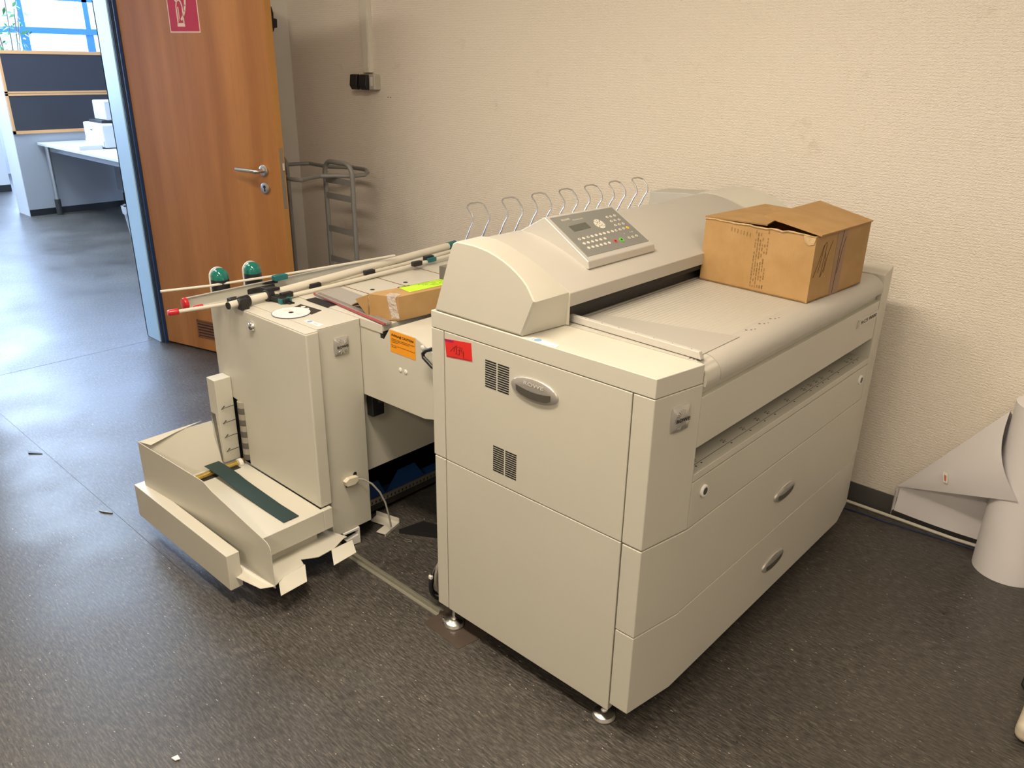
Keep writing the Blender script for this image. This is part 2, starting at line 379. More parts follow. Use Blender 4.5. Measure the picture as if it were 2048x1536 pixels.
# lock faceplate on the edge
pl = MB(); dbox(pl, LW+.001, LW+.003, .87, 1.16, -.032, -.010)
lk = finish('lock_faceplate', pl, mat('dull_steel', (.33,.31,.28,1), .45, .8), D1, bevel=.001)
pl = MB(); dbox(pl, LW+.003, LW+.012, 1.055, 1.09, -.027, -.014)
finish('latch_bolt', pl, CHROME, lk, bevel=.001)
def prn(a, z): return dp(a, z, 0)
aH = (Vector((-2.122, .818, 0))-Vector((hx, hy, 0))).dot(dv)
ho = finish('door_handle', MB().lathe(dp(aH, 1.05, 0), nv, [(.027, 0), (.027, .008), (.024, .010), (.011, .011), (.0105, .03)]), STEEL, D1)
lev = [dp(aH, 1.05, .02), dp(aH, 1.05, .045), dp(aH-.010, 1.05, .058), dp(aH-.03, 1.052, .062), dp(aH-.125, 1.055, .062)]
finish('lever', MB().tube(lev, [.0105, .0105, .0105, .010, .010], 14), STEEL, ho)
ke = finish('key_escutcheon', MB().lathe(dp(aH, .966, 0), nv, [(.027, 0), (.027, .008), (.023, .010)]), STEEL, D1)
pl = MB().lathe(dp(aH, .972, .0102), nv, [(.008, 0), (.008, .0012)], 16); dbox(pl, aH-.004, aH+.004, .950, .972, .0102, .0114)
finish('keyhole', pl, BLACK, ke)
# vent grille low in the leaf
aV = (Vector((-2.72, .659, 0))-Vector((hx, hy, 0))).dot(dv)
vf = MB()
dbox(vf, aV-.008, aV+.47, .083, .092, 0, .004); dbox(vf, aV-.008, aV+.47, .178, .187, 0, .004); dbox(vf, aV-.008, aV, .083, .187, 0, .004); dbox(vf, aV+.462, aV+.47, .083, .187, 0, .004)
for i in range(5):
    z = .098+i*.017; dbox(vf, aV, aV+.462, z, z+.009, 0, .005)
vg = finish('vent_grille', vf, mat('brown_grille', (.16, .06, .018, 1), .45), D1)
bk = MB(); dbox(bk, aV, aV+.462, .09, .18, .0002, .0006); finish('grille_backing', bk, DARK, vg)
# fire extinguisher sign on the leaf
a0 = (Vector((-2.628, .6835, 0))-Vector((hx, hy, 0))).dot(dv); SZ = .205
sg = MB(); dbox(sg, a0, a0+SZ, 1.669, 1.669+SZ, 0, .0015)
sign = finish('fire_extinguisher_sign', sg, mat('sign_border_cream', (.70, .52, .42, 1), .4), D1); 
sg = MB(); dbox(sg, a0+.006, a0+SZ-.006, 1.675, 1.669+SZ-.006, .0015, .002)
finish('sign_field', sg, mat('sign_crimson', (.42, .012, .035, 1), .4), sign)
def sp(u, v): return dp(a0+u*SZ, 1.669+v*SZ, .0022)
CR = mat('sign_border_cream', (.70, .52, .42, 1), .4)
sy = MB()
for ln, r in (([(.30,.20),(.30,.56),(.33,.66),(.40,.71),(.47,.66),(.50,.56),(.50,.20)], .0035), ([(.29,.16),(.51,.16)], .006), ([(.29,.20),(.51,.20)], .002),
              ([(.40,.71),(.40,.78)], .003), ([(.33,.66),(.26,.73)], .004), ([(.345,.25),(.345,.55)], .0014), ([(.37,.30),(.37,.55)], .0014),
              ([(.43,.28),(.50,.36),(.56,.46),(.60,.58),(.62,.70),(.60,.82),(.50,.84),(.40,.80)], .006)):
    P = [sp(*q) for q in ln]
    for p, q in zip(P, P[1:]):
        d = (q-p).normalized(); t = d.cross(nv)*r
        sy.loft([p-t-d*r*.5, p+t-d*r*.5, q+t+d*r*.5, q-t+d*r*.5], [p-t-d*r*.5+nv*.0006, p+t-d*r*.5+nv*.0006, q+t+d*r*.5+nv*.0006, q-t+d*r*.5+nv*.0006])
finish('sign_symbol', sy, CR, sign, smooth=False)

# window-crank rod hanging behind the door
cr = thing('crank_rod', 'slender grey rod with a black catch hanging on the wall behind the wooden door', 'rod', (-2.95, 1.415, 1.0))
finish('rod', MB().tube([(-2.955, 1.415, .55), (-2.955, 1.417, 1.05), (-2.955, 1.428, 1.62), (-2.955, 1.43, 1.70)], .0055, 8), CAULK, cr)
finish('catch', MB().prismx([(1.392,1.712),(1.405,1.820),(1.43,1.845),(1.455,1.835),(1.465,1.800),(1.463,1.775),(1.485,1.772),(1.482,1.725),(1.462,1.722),(1.455,1.702),(1.43,1.700)], -2.985, -2.945), BLACK, cr, bevel=.004)
finish('wedge_strip', MB().prismx([(1.397,1.712),(1.450,1.700),(1.432,1.60),(1.424,1.54),(1.415,1.60)], -2.975, -2.965), WHITEP, cr)
finish('chain', MB().tube([(-2.955, 1.42, 1.84), (-2.955, 1.42, 2.3)], .010, 6), STEEL, cr)
finish('wall_bracket', MB().box(-3.008, -2.95, 1.40, 1.44, .53, .57), CAULK, cr)

# cable duct and double socket on the long wall
dt = MB().box(-2.283, -2.217, YW-.026, YW, 1.497, ZC)
d = tag(finish('cable_duct', dt, mat('cream_duct', (.72, .68, .60, 1), .5), None, bevel=.002), 'cream plastic cable duct running up the wall above the black sockets', 'cable duct')
finish('duct_lid', MB().box(-2.268, -2.222, YW-.030, YW-.026, 1.497, ZC), mat('cream_duct', (.72, .68, .60, 1), .5), d, bevel=.001)
so = thing('wall_socket', 'surface mounted double wall socket with two black flaps under the duct', 'socket', (-2.25, YW, 1.41))
finish('housing', MB().box(-2.325, -2.162, YW-.045, YW, 1.410, 1.488), mat('socket_grey', (.48, .45, .38, 1), .5), so, bevel=.006)
for x in (-2.345, -2.262):
    finish('flap', MB().prismx([(YW-.045,1.488),(YW-.066,1.486),(YW-.074,1.43),(YW-.060,1.408),(YW-.045,1.408)], x, x+.060), BLACK, so, bevel=.004)
finish('name_plate', MB().box(-2.193, -2.175, YW-.0468, YW-.045, 1.43, 1.475), WHITEP, so)
struct('trim_2', MB().box(-2.085, -2.079, YW-.002, YW, 1.373, 1.377).box(-2.105, -2.099, YW-.002, YW, 1.373, 1.377), DARK)

# ================================================================== OFFICE THROUGH THE DOORWAY
XP, YP = -7.765, 1.41
P = thing('office_partition', 'grey storage partition with two dark framed boards in the office', 'partition', (-7.95, 1.9, 0))
finish('body', MB().box(-8.09, XP, YP, 3.9, .06, 1.585), GREYW, P, bevel=.003)
finish('end_panel', MB().box(-8.09, XP-.0, YP-.006, YP, .0, 1.585), WHITEL, P)
finish('plinth', MB().box(-8.05, XP+.002, YP+.002, 3.9, 0, .065), BLACK, P)
for z0, z1 in ((.845, 1.175), (1.215, 1.56)):
    finish('pinboard', MB().box(XP, XP+.012, YP+.02, 3.9, z0, z1), PINBRD, P)
for z0, z1 in ((.815, .845), (1.175, 1.193), (1.197, 1.215), (1.56, 1.59)):
    finish('rail', MB().box(XP, XP+.018, YP, 3.9, z0, z1), WOODTR, P)
finish('stile', MB().box(XP, XP+.018, YP, YP+.022, .815, 1.59), WOODTR, P)
c = thing('storage_cabinet', 'pale office cabinet half seen left of the grey partition', 'cabinet', (-9.9, 1.2, 0))
finish('carcass', MB().box(-10.1, -9.7, .2, 1.83, .07, 1.12), WHITEL, c, bevel=.003)
finish('plinth', MB().box(-10.08, -9.69, .2, 1.83, 0, .08), BLACK, c)
finish('upper_case', MB().box(-10.1, -9.7, .2, 1.93, 1.125, 1.5), mat('blush_laminate', (.70, .58, .56, 1), .5), c, bevel=.003)
dk = thing('office_desk', 'long white desk on tubular steel legs against the grey partition', 'desk', (-6.6, 2.0, 0))
finish('desktop', MB().box(-7.745, -5.0, 1.60, 2.42, .702, .727), WHITEL, dk, bevel=.003)
finish('apron', MB().box(-7.66, -5.1, 1.68, 1.70, .64, .70), GREYW, dk)
finish('modesty_panel', MB().box(-7.70, -5.1, 2.30, 2.318, .2, .70), GREYW, dk)
for x, y in ((-7.68, 1.665), (-5.08, 1.665), (-5.08, 2.36), (-7.66, 2.36)):
    l = finish('leg', MB().cyl((x, y, .16), (x, y, .70), .022), STEEL, dk)
    finish('leg_foot', MB().cyl((x, y, 0), (x, y, .16), .028), RUBBER, l)
pr = thing('laser_printer', 'white desktop laser printer standing on the office desk', 'printer', (-6.9, 2.0, .727))
finish('case', MB().prismy([(-7.15,.735),(-7.16,.95),(-7.12,.958),(-6.72,.958),(-6.70,.94),(-6.70,.735)], 1.86, 2.26), WHITEL, pr, bevel=.01)
finish('scanner_lid', MB().box(-7.0, -6.72, 1.92, 2.24, .985, 1.16), WHITEL, pr, bevel=.01)
finish('output_tray', MB().box(-7.05, -6.74, 1.88, 2.24, .958, .985), BLACK, pr, bevel=.004)
finish('paper_drawer', MB().box(-7.14, -6.71, 1.852, 1.86, .745, .80), WHITEL, pr, bevel=.003)
finish('lower_base', MB().box(-7.12, -6.74, 1.89, 2.24, .727, .735), GREYW, pr)
finish('logo', MB().box(-6.99, -6.95, 1.858, 1.86, .885, .892), PRINTK, pr)
ps = MB(); ps.box(-7.08, -6.72, 1.63, 1.84, .727, .765)
tag(finish('paper_stack', ps, WHITEL, bevel=.002), 'white stack of paper lying on the office desk before the laser printer', 'paper')
wb = thing('waste_bin', 'grey waste bin with a clear liner bag under the office desk', 'bin', (-5.85, 1.70, 0))
finish('bucket', MB().lathe((-5.93,1.76,0),(0,0,1),[(.10,0),(.135,.30),(.128,.30),(.095,.01)],20), mat('bin_grey',(.25,.27,.28,1),.5), wb)
lin_ = MB(); 
pts0 = []; pts1 = []; pts2 = []
for k in range(28):
    a = 2*math.pi*k/28; r = .137+.007*math.sin(a*9); pts0.append((-5.93+r*math.cos(a), 1.76+r*math.sin(a), .245+.015*math.sin(a*5)))
    pts1.append((-5.93+(r+.004)*math.cos(a), 1.76+(r+.004)*math.sin(a), .308)); pts2.append((-5.93+.128*math.cos(a), 1.76+.128*math.sin(a), .29))
lin_.loft(pts0, pts1, cap=False); lin_.loft(pts1, pts2, cap=False)
finish('liner_bag', lin_, CLEAR, wb)
# plant in the window
pt = thing('potted_plant', 'leafy green plant by the blue framed office windows', 'plant', (-10.9, 2.50, 0))
finish('pot', MB().lathe((-10.9,2.50,0),(0,0,1),[(.12,0),(.18,.35),(.165,.35),(.15,.3)],20), WHITEL, pt)
st = MB(); lf = MB(); rnd = random.Random(3)
for i in range(9):
    a = rnd.uniform(0, 6.28); hgt = rnd.uniform(1.8, 2.35); R = rnd.uniform(.05, .30)
    p = [Vector((-10.9,2.50,.3)), Vector((-10.9+R*.4*math.cos(a),2.50+R*.4*math.sin(a),hgt*.6)), Vector((-10.9+R*math.cos(a),2.50+R*math.sin(a),hgt))]
    st.tube(p, .006, 5)
    for k in range(26):
        t = rnd.uniform(.35, 1); q = p[1].lerp(p[2], (t-.35)/.65) + Vector((rnd.gauss(0,.11), rnd.gauss(0,.11), rnd.gauss(0,.07)))
        d1 = Vector((rnd.gauss(0,1), rnd.gauss(0,1), rnd.gauss(-.4,.6))).normalized(); d2 = d1.cross(Vector((rnd.random(),rnd.random(),1))).normalized(); L_ = rnd.uniform(.06,.11)
        lf.add([q, q+d1*L_*.4+d2*L_*.22, q+d1*L_, q+d1*L_*.4-d2*L_*.22], [(0,1,2,3)])
finish('stems', st, mat('stem_brown', (.12,.08,.04,1), .7), pt); finish('foliage', lf, LEAFM, pt)

# ================================================================== BAG RACK IN THE CORNER
rk = thing('tubular_bag_rack', 'grey tubular steel rack with two ladder frames and a hoop in the corner', 'rack', (-2.45, 1.3, 0))
def arc_ladder(P0, P1, ztop):
    P0 = Vector((*P0, 0)); P1 = Vector((*P1, 0)); d = (P1-P0); L = d.length; d.normalize(); r = .055
    Z = lambda p, z: Vector((p.x, p.y, z))
    pts = [Z(P0, .012), Z(P0, ztop-r)]
    for k in range(1, 6): a = math.pi-math.pi/2*k/5; pts.append(Z(P0+d*(r+r*math.cos(a)), ztop-r+r*math.sin(a)))
    for k in range(0, 6): a = math.pi/2-math.pi/2*k/5; pts.append(Z(P0+d*(L-r+r*math.cos(a)), ztop-r+r*math.sin(a)))
    pts.append(Z(P1, .012))
    fr = finish('ladder_frame', MB().tube(pts, .0125, 12), CAULK, rk)
    n = Vector((d.y, -d.x, 0))
    for z in (.972, .89, .715, .55, .38, .21):
        if z > ztop-.03: continue
        a = P0+n*.004; b = P1+n*.004
        finish('rung', MB().loft([Z(a,z-.016),Z(b,z-.016),Z(b,z+.016),Z(a,z+.016)],[Z(a+n*.004,z-.016),Z(b+n*.004,z-.016),Z(b+n*.004,z+.016),Z(a+n*.004,z+.016)]), CAULK, fr)
    return fr
arc_ladder((-2.165, 1.20), (-1.93, 1.20), 1.066)
arc_ladder((-2.60, 1.13), (-2.37, 1.10), 1.066)
Zr = 1.0
ring = [(-2.62,1.224),(-2.61,1.32),(-2.577,1.385),(-2.48,1.38),(-2.408,1.375),(-2.33,1.42),(-2.273,1.459),(-2.15,1.455),(-2.05,1.391),(-1.985,1.32),(-1.995,1.237),(-2.05,1.19),(-2.098,1.121),(-2.07,1.03),(-2.03,.965),(-2.10,.945),(-2.225,.974),(-2.45,1.05),(-2.60,1.12)]
finish('hoop', MB().tube([(x,y,Zr) for x,y in ring], .011, 10, closed=True), CAULK, rk)
finish('base_rail', MB().tube([(-2.165,1.20,.03),(-2.30,1.16,.03),(-2.37,1.10,.03)], .0125, 10), CAULK, rk)

# ================================================================== LARGE FORMAT COPIER
D, F, K, L = .6836, .7090, .1514, 1.393
ZB, Z1, Z2, ZT, ZM, ZF = .0593, .556, .9253, .9706, .3151, .085
CP = thing('wide_format_copier', 'large grey wide format copier on levelling feet with a raised scanner hood', 'copier', (.34, .70, 0))
finish('cabinet_core', MB().box(.012, .628, .02, 1.375, .075, .922), DARK, CP)
g = .0012
finish('rear_post', MB().box(0, .0455, 0, .05, Z1+g, Z2-g).box(0, .012, .05, 1.34, Z1+g, Z2-g), PUTTY, CP, bevel=.0025)
finish('rear_post', MB().box(.003, .0455, 0, .05, ZB, Z1-g).box(.003, .012, .05, 1.34, ZB, Z1-g), PUTTY, CP, bevel=.0025)
finish('side_panel', MB().box(.0485, .6275, 0, .02, ZB, Z1-g), PUTTY, CP, bevel=.002)
sd = MB().box(.0485, .6275, 0, .02, Z1+g, Z2-g)
SD = finish('side_door', sd, PUTTY, CP, bevel=.002)
def slotgrille(x0, z0, w, h):
    v = MB(); dz = h/13
    for i in range(12):
        z = z0+i*h/12+.001
        v.box(x0, x0+w*.47, -.0004, .0002, z, z+dz*.66).box(x0+w*.53, x0+w, -.0004, .0002, z, z+dz*.66)
    return finish('vent_grille', v, BLACK, SD, smooth=False)
slotgrille(.196, .814, .080, .074); slotgrille(.225, .589, .080, .074)
def grip(c, X, Zv, N, a, b, par, lettering=True):
    """oval recessed grip: c centre, X long dir, Zv short dir, N out"""
    c = Vector(c); X = Vector(X); Zv = Vector(Zv); N = Vector(N); n = 40
    def ring(ka, kb, h): return [c+X*(a*ka*math.cos(t))+Zv*(b*kb*math.sin(t))+N*h for t in (2*math.pi*i/n for i in range(n))]
    body = MB()
    prof = [(1, 1, 0), (1, 1, .002), (.98, .96, .0045), (.93, .90, .0058), (.5, .45, .0066), (.02, .02, .0068)]
    R = [ring(*p) for p in prof]; vs = [v for r_ in R for v in r_]
    fs = [(i*n+k, i*n+(k+1)%n, (i+1)*n+(k+1)%n, (i+1)*n+k) for i in range(len(R)-1) for k in range(n)]
    body.add(vs, fs)
    o = finish('oval_grip', body, SILVER, par)
    # finger pocket in the lower half: flat patch, its shade painted in dark grey
    def dome(u, v): return .0068
    p = []
    m = 14
    for i in range(m+1): u = -.74+1.48*i/m; p.append((u, .12-.22*(1-(u/.74)**2)))
    q = []
    for i in range(m+1): u = .74-1.48*i/m; q.append((u*.98, -.24-.50*math.sqrt(max(0, 1-(u/.76)**2))))
    poly = p+q
    mm = MB().add([c+X*(a*u)+Zv*(b*v)+N*(dome(u, v)+.0006) for u, v in poly]+[c+N*.0075+Zv*(-b*.36)], [(i, (i+1)%len(poly), len(poly)) for i in range(len(poly))])
    finish('finger_pocket', mm, mat('pocket_painted_shade', (.075, .07, .058, 1), .5), o, smooth=False)
    if lettering:
        text('lettering', 'ROWE', c+X*(-a*.40)+Zv*(b*.34)+N*.0072, X, Zv, b*.30, mat('lettering_grey', (.62, .60, .57, 1), .4), o, width=a*.84)
    return o
grip((.358, 0, .851), (1, 0, 0), (0, 0, 1), (0, -1, 0), .073, .030, SD)
# red auction sticker with handwriting
rs = finish('red_sticker', MB().loft([(.051,-.0001,.905),(.147,-.0001,.916),(.151,-.0001,.868),(.057,-.0001,.857)],[(.051,-.0007,.905),(.147,-.0007,.916),(.151,-.0007,.868),(.057,-.0007,.857)]), RED_ST, SD, smooth=False)
INK = mat('pen_ink', (.02, .01, .012, 1), .5)
Xs = Vector((.0955, 0, .011)).normalized(); Zs = Vector((-.011, 0, .0955)).normalized()
hw = [[(-.006,.002),(.012,.017),(.009,.003)], [(.016,.019),(.020,.021),(.021,.016),(.015,-.003),(.018,.000),(.022,-.004),(.025,-.001)],[(.016,.018),(.014,.013),(.019,.010)],
      [(.024,.018),(.034,.018),(.030,.008),(.027,-.004)], [(.025,.010),(.033,.009)], [(.040,.018),(.036,.006),(.045,.003)], [(.044,.010),(.041,-.009)]]
finish('handwriting', strokes(hw, (.077,-.0008,.874), Xs, Zs, .0007), INK, rs)
text('small_print', 'NetBid', (.052,-.0009,.899), Xs, Zs, .006, mat('violet_ink', (.18,.02,.22,1), .5), rs, width=.032)
finish('printed_line', strokes([[(0,0),(.088,0)]], (.0585,-.0008,.8605), Xs, Zs, .0005), INK, rs)
# near column, facet
cp_poly = [(.6300,0),(D,0),(F,K),(.630,K)]
finish('corner_column', MB().prismz(cp_poly, Z1+g, Z2-.001), PUTTY, CP, bevel=.0025)
# badge helper
def badge(c, X, par, w=.058, h=.060):
    c = Vector(c); X = Vector(X).normalized(); Zv = Vector((0,0,1)); N = X.cross(Zv); n = 8
    if N.dot(CAM-c) < 0: N = -N
    def P(u, v, hh): return c+X*(u*w/2)+Zv*(v*h/2)+N*hh
    out = []
    def ed(u0, v0, u1, v1, k): return [(u0+(u1-u0)*i/n, v0+(v1-v0)*i/n, k*math.sin(math.pi*i/n)) for i in range(n)]
    lp = []
    for (u0,v0,u1,v1,du,dv_) in ((-.93,-.95,.93,-.95,0,-.06),(.93,-.95,.93,.95,.08,0),(.93,.95,-.93,.95,0,.06),(-.93,.95,-.93,-.95,-.08,0)):
        for i in range(n): t = i/n; s_ = math.sin(math.pi*t); lp.append((u0+(u1-u0)*t+du*s_, v0+(v1-v0)*t+dv_*s_))
    m = len(lp); lay = [(1,0),(1,.003),(.93,.0055),(.55,.0095),(.05,.0105)]
    vs = [P(u*k_, v*k_, hh) for k_, hh in lay for u, v in lp]
    fs = [(i*m+k_, i*m+(k_+1)%m, (i+1)*m+(k_+1)%m, (i+1)*m+k_) for i in range(len(lay)-1) for k_ in range(m)]+[tuple((len(lay)-1)*m+k_ for k_ in range(m))]
    o = finish('logo_badge', MB().add(vs, fs), SILVER, par)
    def hz(u, v): r = max(abs(u), abs(v)); return .0105-.0010*r-.0042*r**3
    ry = MB()
    for ctr, a0_, a1_ in (((0,.18), 15, 165), ((0,-.18), 195, 345)):
        for i in range(9):
            a = math.radians(a0_+(a1_-a0_)*i/8)
            ry.tube([P(ctr[0]+.36*math.cos(a), ctr[1]+.30*math.sin(a), hz(.36*math.cos(a), ctr[1]+.3*math.sin(a))+.0006), P(ctr[0]+.70*math.cos(a), ctr[1]+.62*math.sin(a), hz(.7*math.cos(a), ctr[1]+.62*math.sin(a))+.0004)], [.0004, .0008], 5)
    finish('sun_rays', ry, CHROME, o)
    text('lettering', 'ROWE', P(-.74,-.12,.0112), X, Zv, h*.13, PRINTK, o, width=w*.76, bold=.035)
    return o
fd = Vector((F-D, K, 0)).normalized(); fn = Vector((fd.y, -fd.x, 0))
badge(Vector((D,0,0))+fd*.083+Vector((0,0,.862)), fd, CP)
# drawers (full width shells with angled ends)
def shell(z0, z1): return MB().prismz([(.6310,0),(D,0),(F,K),(F,L-K),(D,L),(.6310,L)], z0, z1)
dr1 = finish('drawer', shell(ZM+g, Z1-.0022), PUTTY, CP, bevel=.0025)
dr2 = finish('drawer', shell(ZF, ZM-g), PUTTY, CP, bevel=.0025)
grip((F, .708, .431), (0, 1, 0), (0, 0, 1), (1, 0, 0), .066, .026, dr1, False)
grip((F, .705, .195), (0, 1, 0), (0, 0, 1), (1, 0, 0), .069, .026, dr2, False)
# front: lower board with knobs, output slot, upper panel
lb = finish('front_board', MB().box(.66, F, K+.0012, L-K-.004, Z1+.001, .678), PUTTY, CP, bevel=.0015)
for y in (.210, 1.191):
    rg = finish('ring_knob', MB().lathe((F, y, .6375), (1,0,0), [(.0155,0),(.0155,.004),(.0140,.0055),(.0098,.0055)], 28), WHITEP, lb)
    finish('ring_recess', MB().disc((F+.0052, y, .6375), (1,0,0), .0096, .0006), mat('knob_recess', (.06,.058,.052,1), .5), rg)
sl = MB().box(.45, F, K+.001, L-K-.003, .681, .700)
OS = finish('output_shelf', sl, PUTTY, CP, bevel=.0012)
mk = MB(); mk.box(.6835,.6845,K+.02,L-K-.02,.700,.7003)
rnd = random.Random(5)
for y in (.19, .215, .36, .46, .54, .60, .72, .83, .875, .915, .955, 1.03, 1.15, 1.185):
    mk.box(.664,.6655,y-.006,y+.007,.700,.7003).box(.668,.680,y,y+.0012,.700,.7003).box(.672,.676,y-.008,y-.004,.700,.7003).box(.688,.692,y+.003,y+.008,.700,.7003).box(.670,.672,y+.006,y+.010,.700,.7003)
finish('format_marks', mk, PRINTK, OS, smooth=False)
finish('slot_lining', MB().box(.45,.452,K,L-K,.70,.775).box(.45,.705,K,K+.0015,.70,.775).box(.45,.705,L-K-.004,L-K-.002,.70,.775).box(.45,.69,K,L-K,.7735,.775), PUTTY, CP)
up = finish('front_panel', MB().box(.66, F, K+.0006, L-K-.008, .769, .892), PUTTY, CP, bevel=.0015)
finish('recess_strip', MB().box(.62, .695, K, L-K-.004, .885, .932), PUTTY, CP)
mp_ = MB().box(F, F+.0018, 1.085, 1.235, .8385, .862)
tp = finish('model_plate', mp_, PUTTY2, up, bevel=.0006)
finish('plate_marker', MB().prism([(F+.0004,1.064,.838),(F+.0004,1.082,.8385),(F+.0004,1.078,.860),(F+.0004,1.070,.864)], (.003,0,0)), SILVER, up)
text('lettering', 'RCS 9000', (F+.0019, 1.094, .8455), (0,1,0), (0,0,1), .0105, PRINTK, tp, width=.128)
# far column
finish('far_column', MB().prismz([(.60,L-K),(F,L-K),(D,L),(.60,L)], Z1+g, ZT), PUTTY, CP, bevel=.0025)
finish('far_side_panel', MB().box(.003, .628, 1.375, L, ZB, Z2), PUTTY, CP, bevel=.002)
finish('far_top_cover', MB().box(0, .601, L-K, L, Z2, ZT), PUTTY2, CP, bevel=.0025)
# near top cover
tc = MB().prismz([(0,0),(D,0),(F-.0005,K-.002),(0,K-.002)], Z2+.0005, ZT)
TC = finish('top_cover', tc, PUTTY2, CP, bevel=.002)
finish('rear_top_cover', MB().box(0, .20, K-.002, L-K, Z2, ZT-.003), PUTTY2, CP)
lbv = finish('paper_label', MB().prism([(.329,.022,ZT+.0001),(.331,-.000+.002,ZT+.0001),(.414,.001,ZT+.0001),(.408,.023,ZT+.0001)], (0,0,.0004)), mat('label_white', (.78,.79,.76,1), .6), TC, smooth=False)
finish('label_print', MB().disc((.352,.013,ZT+.0006),(0,0,1),.0095,.0002), mat('print_blue', (.22,.38,.60,1), .6), lbv, smooth=False)
for q in ((.336,.340,.006,.018),(.396,.404,.006,.009)): finish('label_print', MB().box(*q,ZT+.0005,ZT+.0007), mat('print_grey', (.45,.45,.42,1), .6), lbv, smooth=False)
# scan table with rounded front edge
zt_ = .9695
def edge_prof(x0): return [(x0, .955), (x0, zt_), (.668, zt_)]+[(.668+.047*math.sin(math.pi/2*k/8), zt_-.042+.042*math.cos(math.pi/2*k/8)) for k in range(1, 9)]+[(.7135, .918), (.690, .918)]
TB = finish('scan_table', MB().box(.20, .648, K+.064, L-K-.012, .955, zt_), RIB, CP)
finish('rounded_edge', MB().prismy(edge_prof(.6482), K+.064, L-K-.012), HOODM, CP, angle=40)
finish('table_end', MB().prismy(edge_prof(.20), K+.0005, K+.0615), RIB, CP, angle=40)
GM = mat('grey_marks', (.12,.11,.10,1), .6)
for k in range(4): finish('table_mark', MB().box(.662+k*.0085, .666+k*.0085, .158+.002*k, .170, zt_+.0002, zt_+.0006), GM, TB, smooth=False)
for y in (.43, .50, .56, .79, .90):
    for a0, a1, b0, b1 in ((.655,.660,y,y+.006),(.664,.667,y+.010,y+.016),(.668,.671,y+.024,y+.028)): finish('table_mark', MB().box(a0,a1,b0,b1,zt_,zt_+.0004), GM, TB, smooth=False)
# smooth grey plate and the paper guide lying on the table
finish('guide_plate', MB().prism([(.30,.180,zt_+.0003),(.672,.167,zt_+.0003),(.672,.372,zt_+.0003),(.33,.283,zt_+.0003)], (0,0,.0012)), mat('guide_plate_grey', (.42,.40,.365,1), .4), TB)
gd = MB().loft([(.312,.176,.971),(.690,.162,.971),(.690,.178,.971),(.312,.194,.971)], [(.312,.178,.988),(.682,.164,.988),(.682,.177,.988),(.312,.192,.988)])
GD = finish('paper_guide', gd, mat('guide_light_grey', (.52,.50,.455,1), .4), TB, bevel=.002)
for x in (.36,.41,.46,.51,.56,.61,.66): finish('guide_screw', MB().disc((x, .184-(x-.312)*.037, .9880), (0,0,1), .0015, .0004, n=8), GM, GD)
# scanner hood
main = [(.010,.972),(.012,1.08),(.016,1.128),(.030,1.139),(.060,1.1425),(.090,1.141),(.120,1.1355),(.160,1.125),(.200,1.112),(.230,1.100),(.262,1.086),(.300,1.067),(.324,1.054),(.331,1.050),(.331,1.016),(.20,1.006)]
finish('scanner_hood', MB().prismy(main, .1495, L-.128), HOODM, CP, angle=30, bevel=.002)
finish('hood_gap_shade', MB().box(.05, .305, .15, L-.13, .971, 1.010), BLACK, CP)  # black box standing in for the shade in the gap under the hood
finish('hood_lip', MB().box(.20, .322, .15, L-.13, 1.000, 1.017), DARK, CP)
outer = [(.012,.9725),(.0445,1.06),(.072,1.137),(.080,1.153),(.093,1.1605),(.122,1.161),(.155,1.1605),(.180,1.158),(.205,1.154),(.227,1.148),(.250,1.140),(.273,1.130),(.293,1.119),(.312,1.106),(.325,1.094),(.334,1.082),(.3475,1.062),(.310,.9725)]
inner = [(.004,.9725),(.007,1.06),(.010,1.125),(.018,1.137),(.033,1.1445),(.058,1.1465),(.090,1.145),(.120,1.1395),(.150,1.1315),(.175,1.124),(.200,1.116),(.226,1.1055),(.250,1.095),(.275,1.083),(.298,1.071),(.318,1.061),(.331,1.054),(.3265,.9725)]
def resamp(P): return P
def side_cover(y0, y1, par, nm, flip=False):
    A = [(x, y0, z) for x, z in outer]; B = [(x, y1, z) for x, z in inner]; n = len(A)
    A2 = [(x*(1)+0, y0+(.004 if y1 > y0 else -.004), z) for x, z in outer]
    # slightly inset outer face for a soft edge
    cx = sum(p[0] for p in outer)/n; cz = sum(p[1] for p in outer)/n
    A0 = [(cx+(x-cx)*.975, y0, max(.9725, cz+(z-cz)*.965)) for x, z in outer]
    mb = MB(); vs = A0+A2+B
    fs = [(k_*n+i, k_*n+(i+1)%n, (k_+1)*n+(i+1)%n, (k_+1)*n+i) for k_ in range(2) for i in range(n)]+[tuple(range(n)), tuple(range(2*n,3*n))]
    mb.add(vs, fs)
    return finish(nm, mb, PUTTY2, par, angle=28)
side_cover(.002, .148, CP, 'hood_side_cover')
side_cover(L-.004, L-.127, CP, 'hood_side_cover')
finish('cover_flange', MB().prismy([(.30,1.07),(.335,1.052),(.3345,.9725),(.30,.9725)], .1475, .1495), PUTTY2, CP)
finish('rear_housing', MB().prismy([(-.184,.90),(-.184,1.123),(-.024,1.134),(.02,1.134),(.02,.90)],1.265,L-.003), mat('housing_grey', (.50,.485,.43,1), .5), CP, bevel=.004)
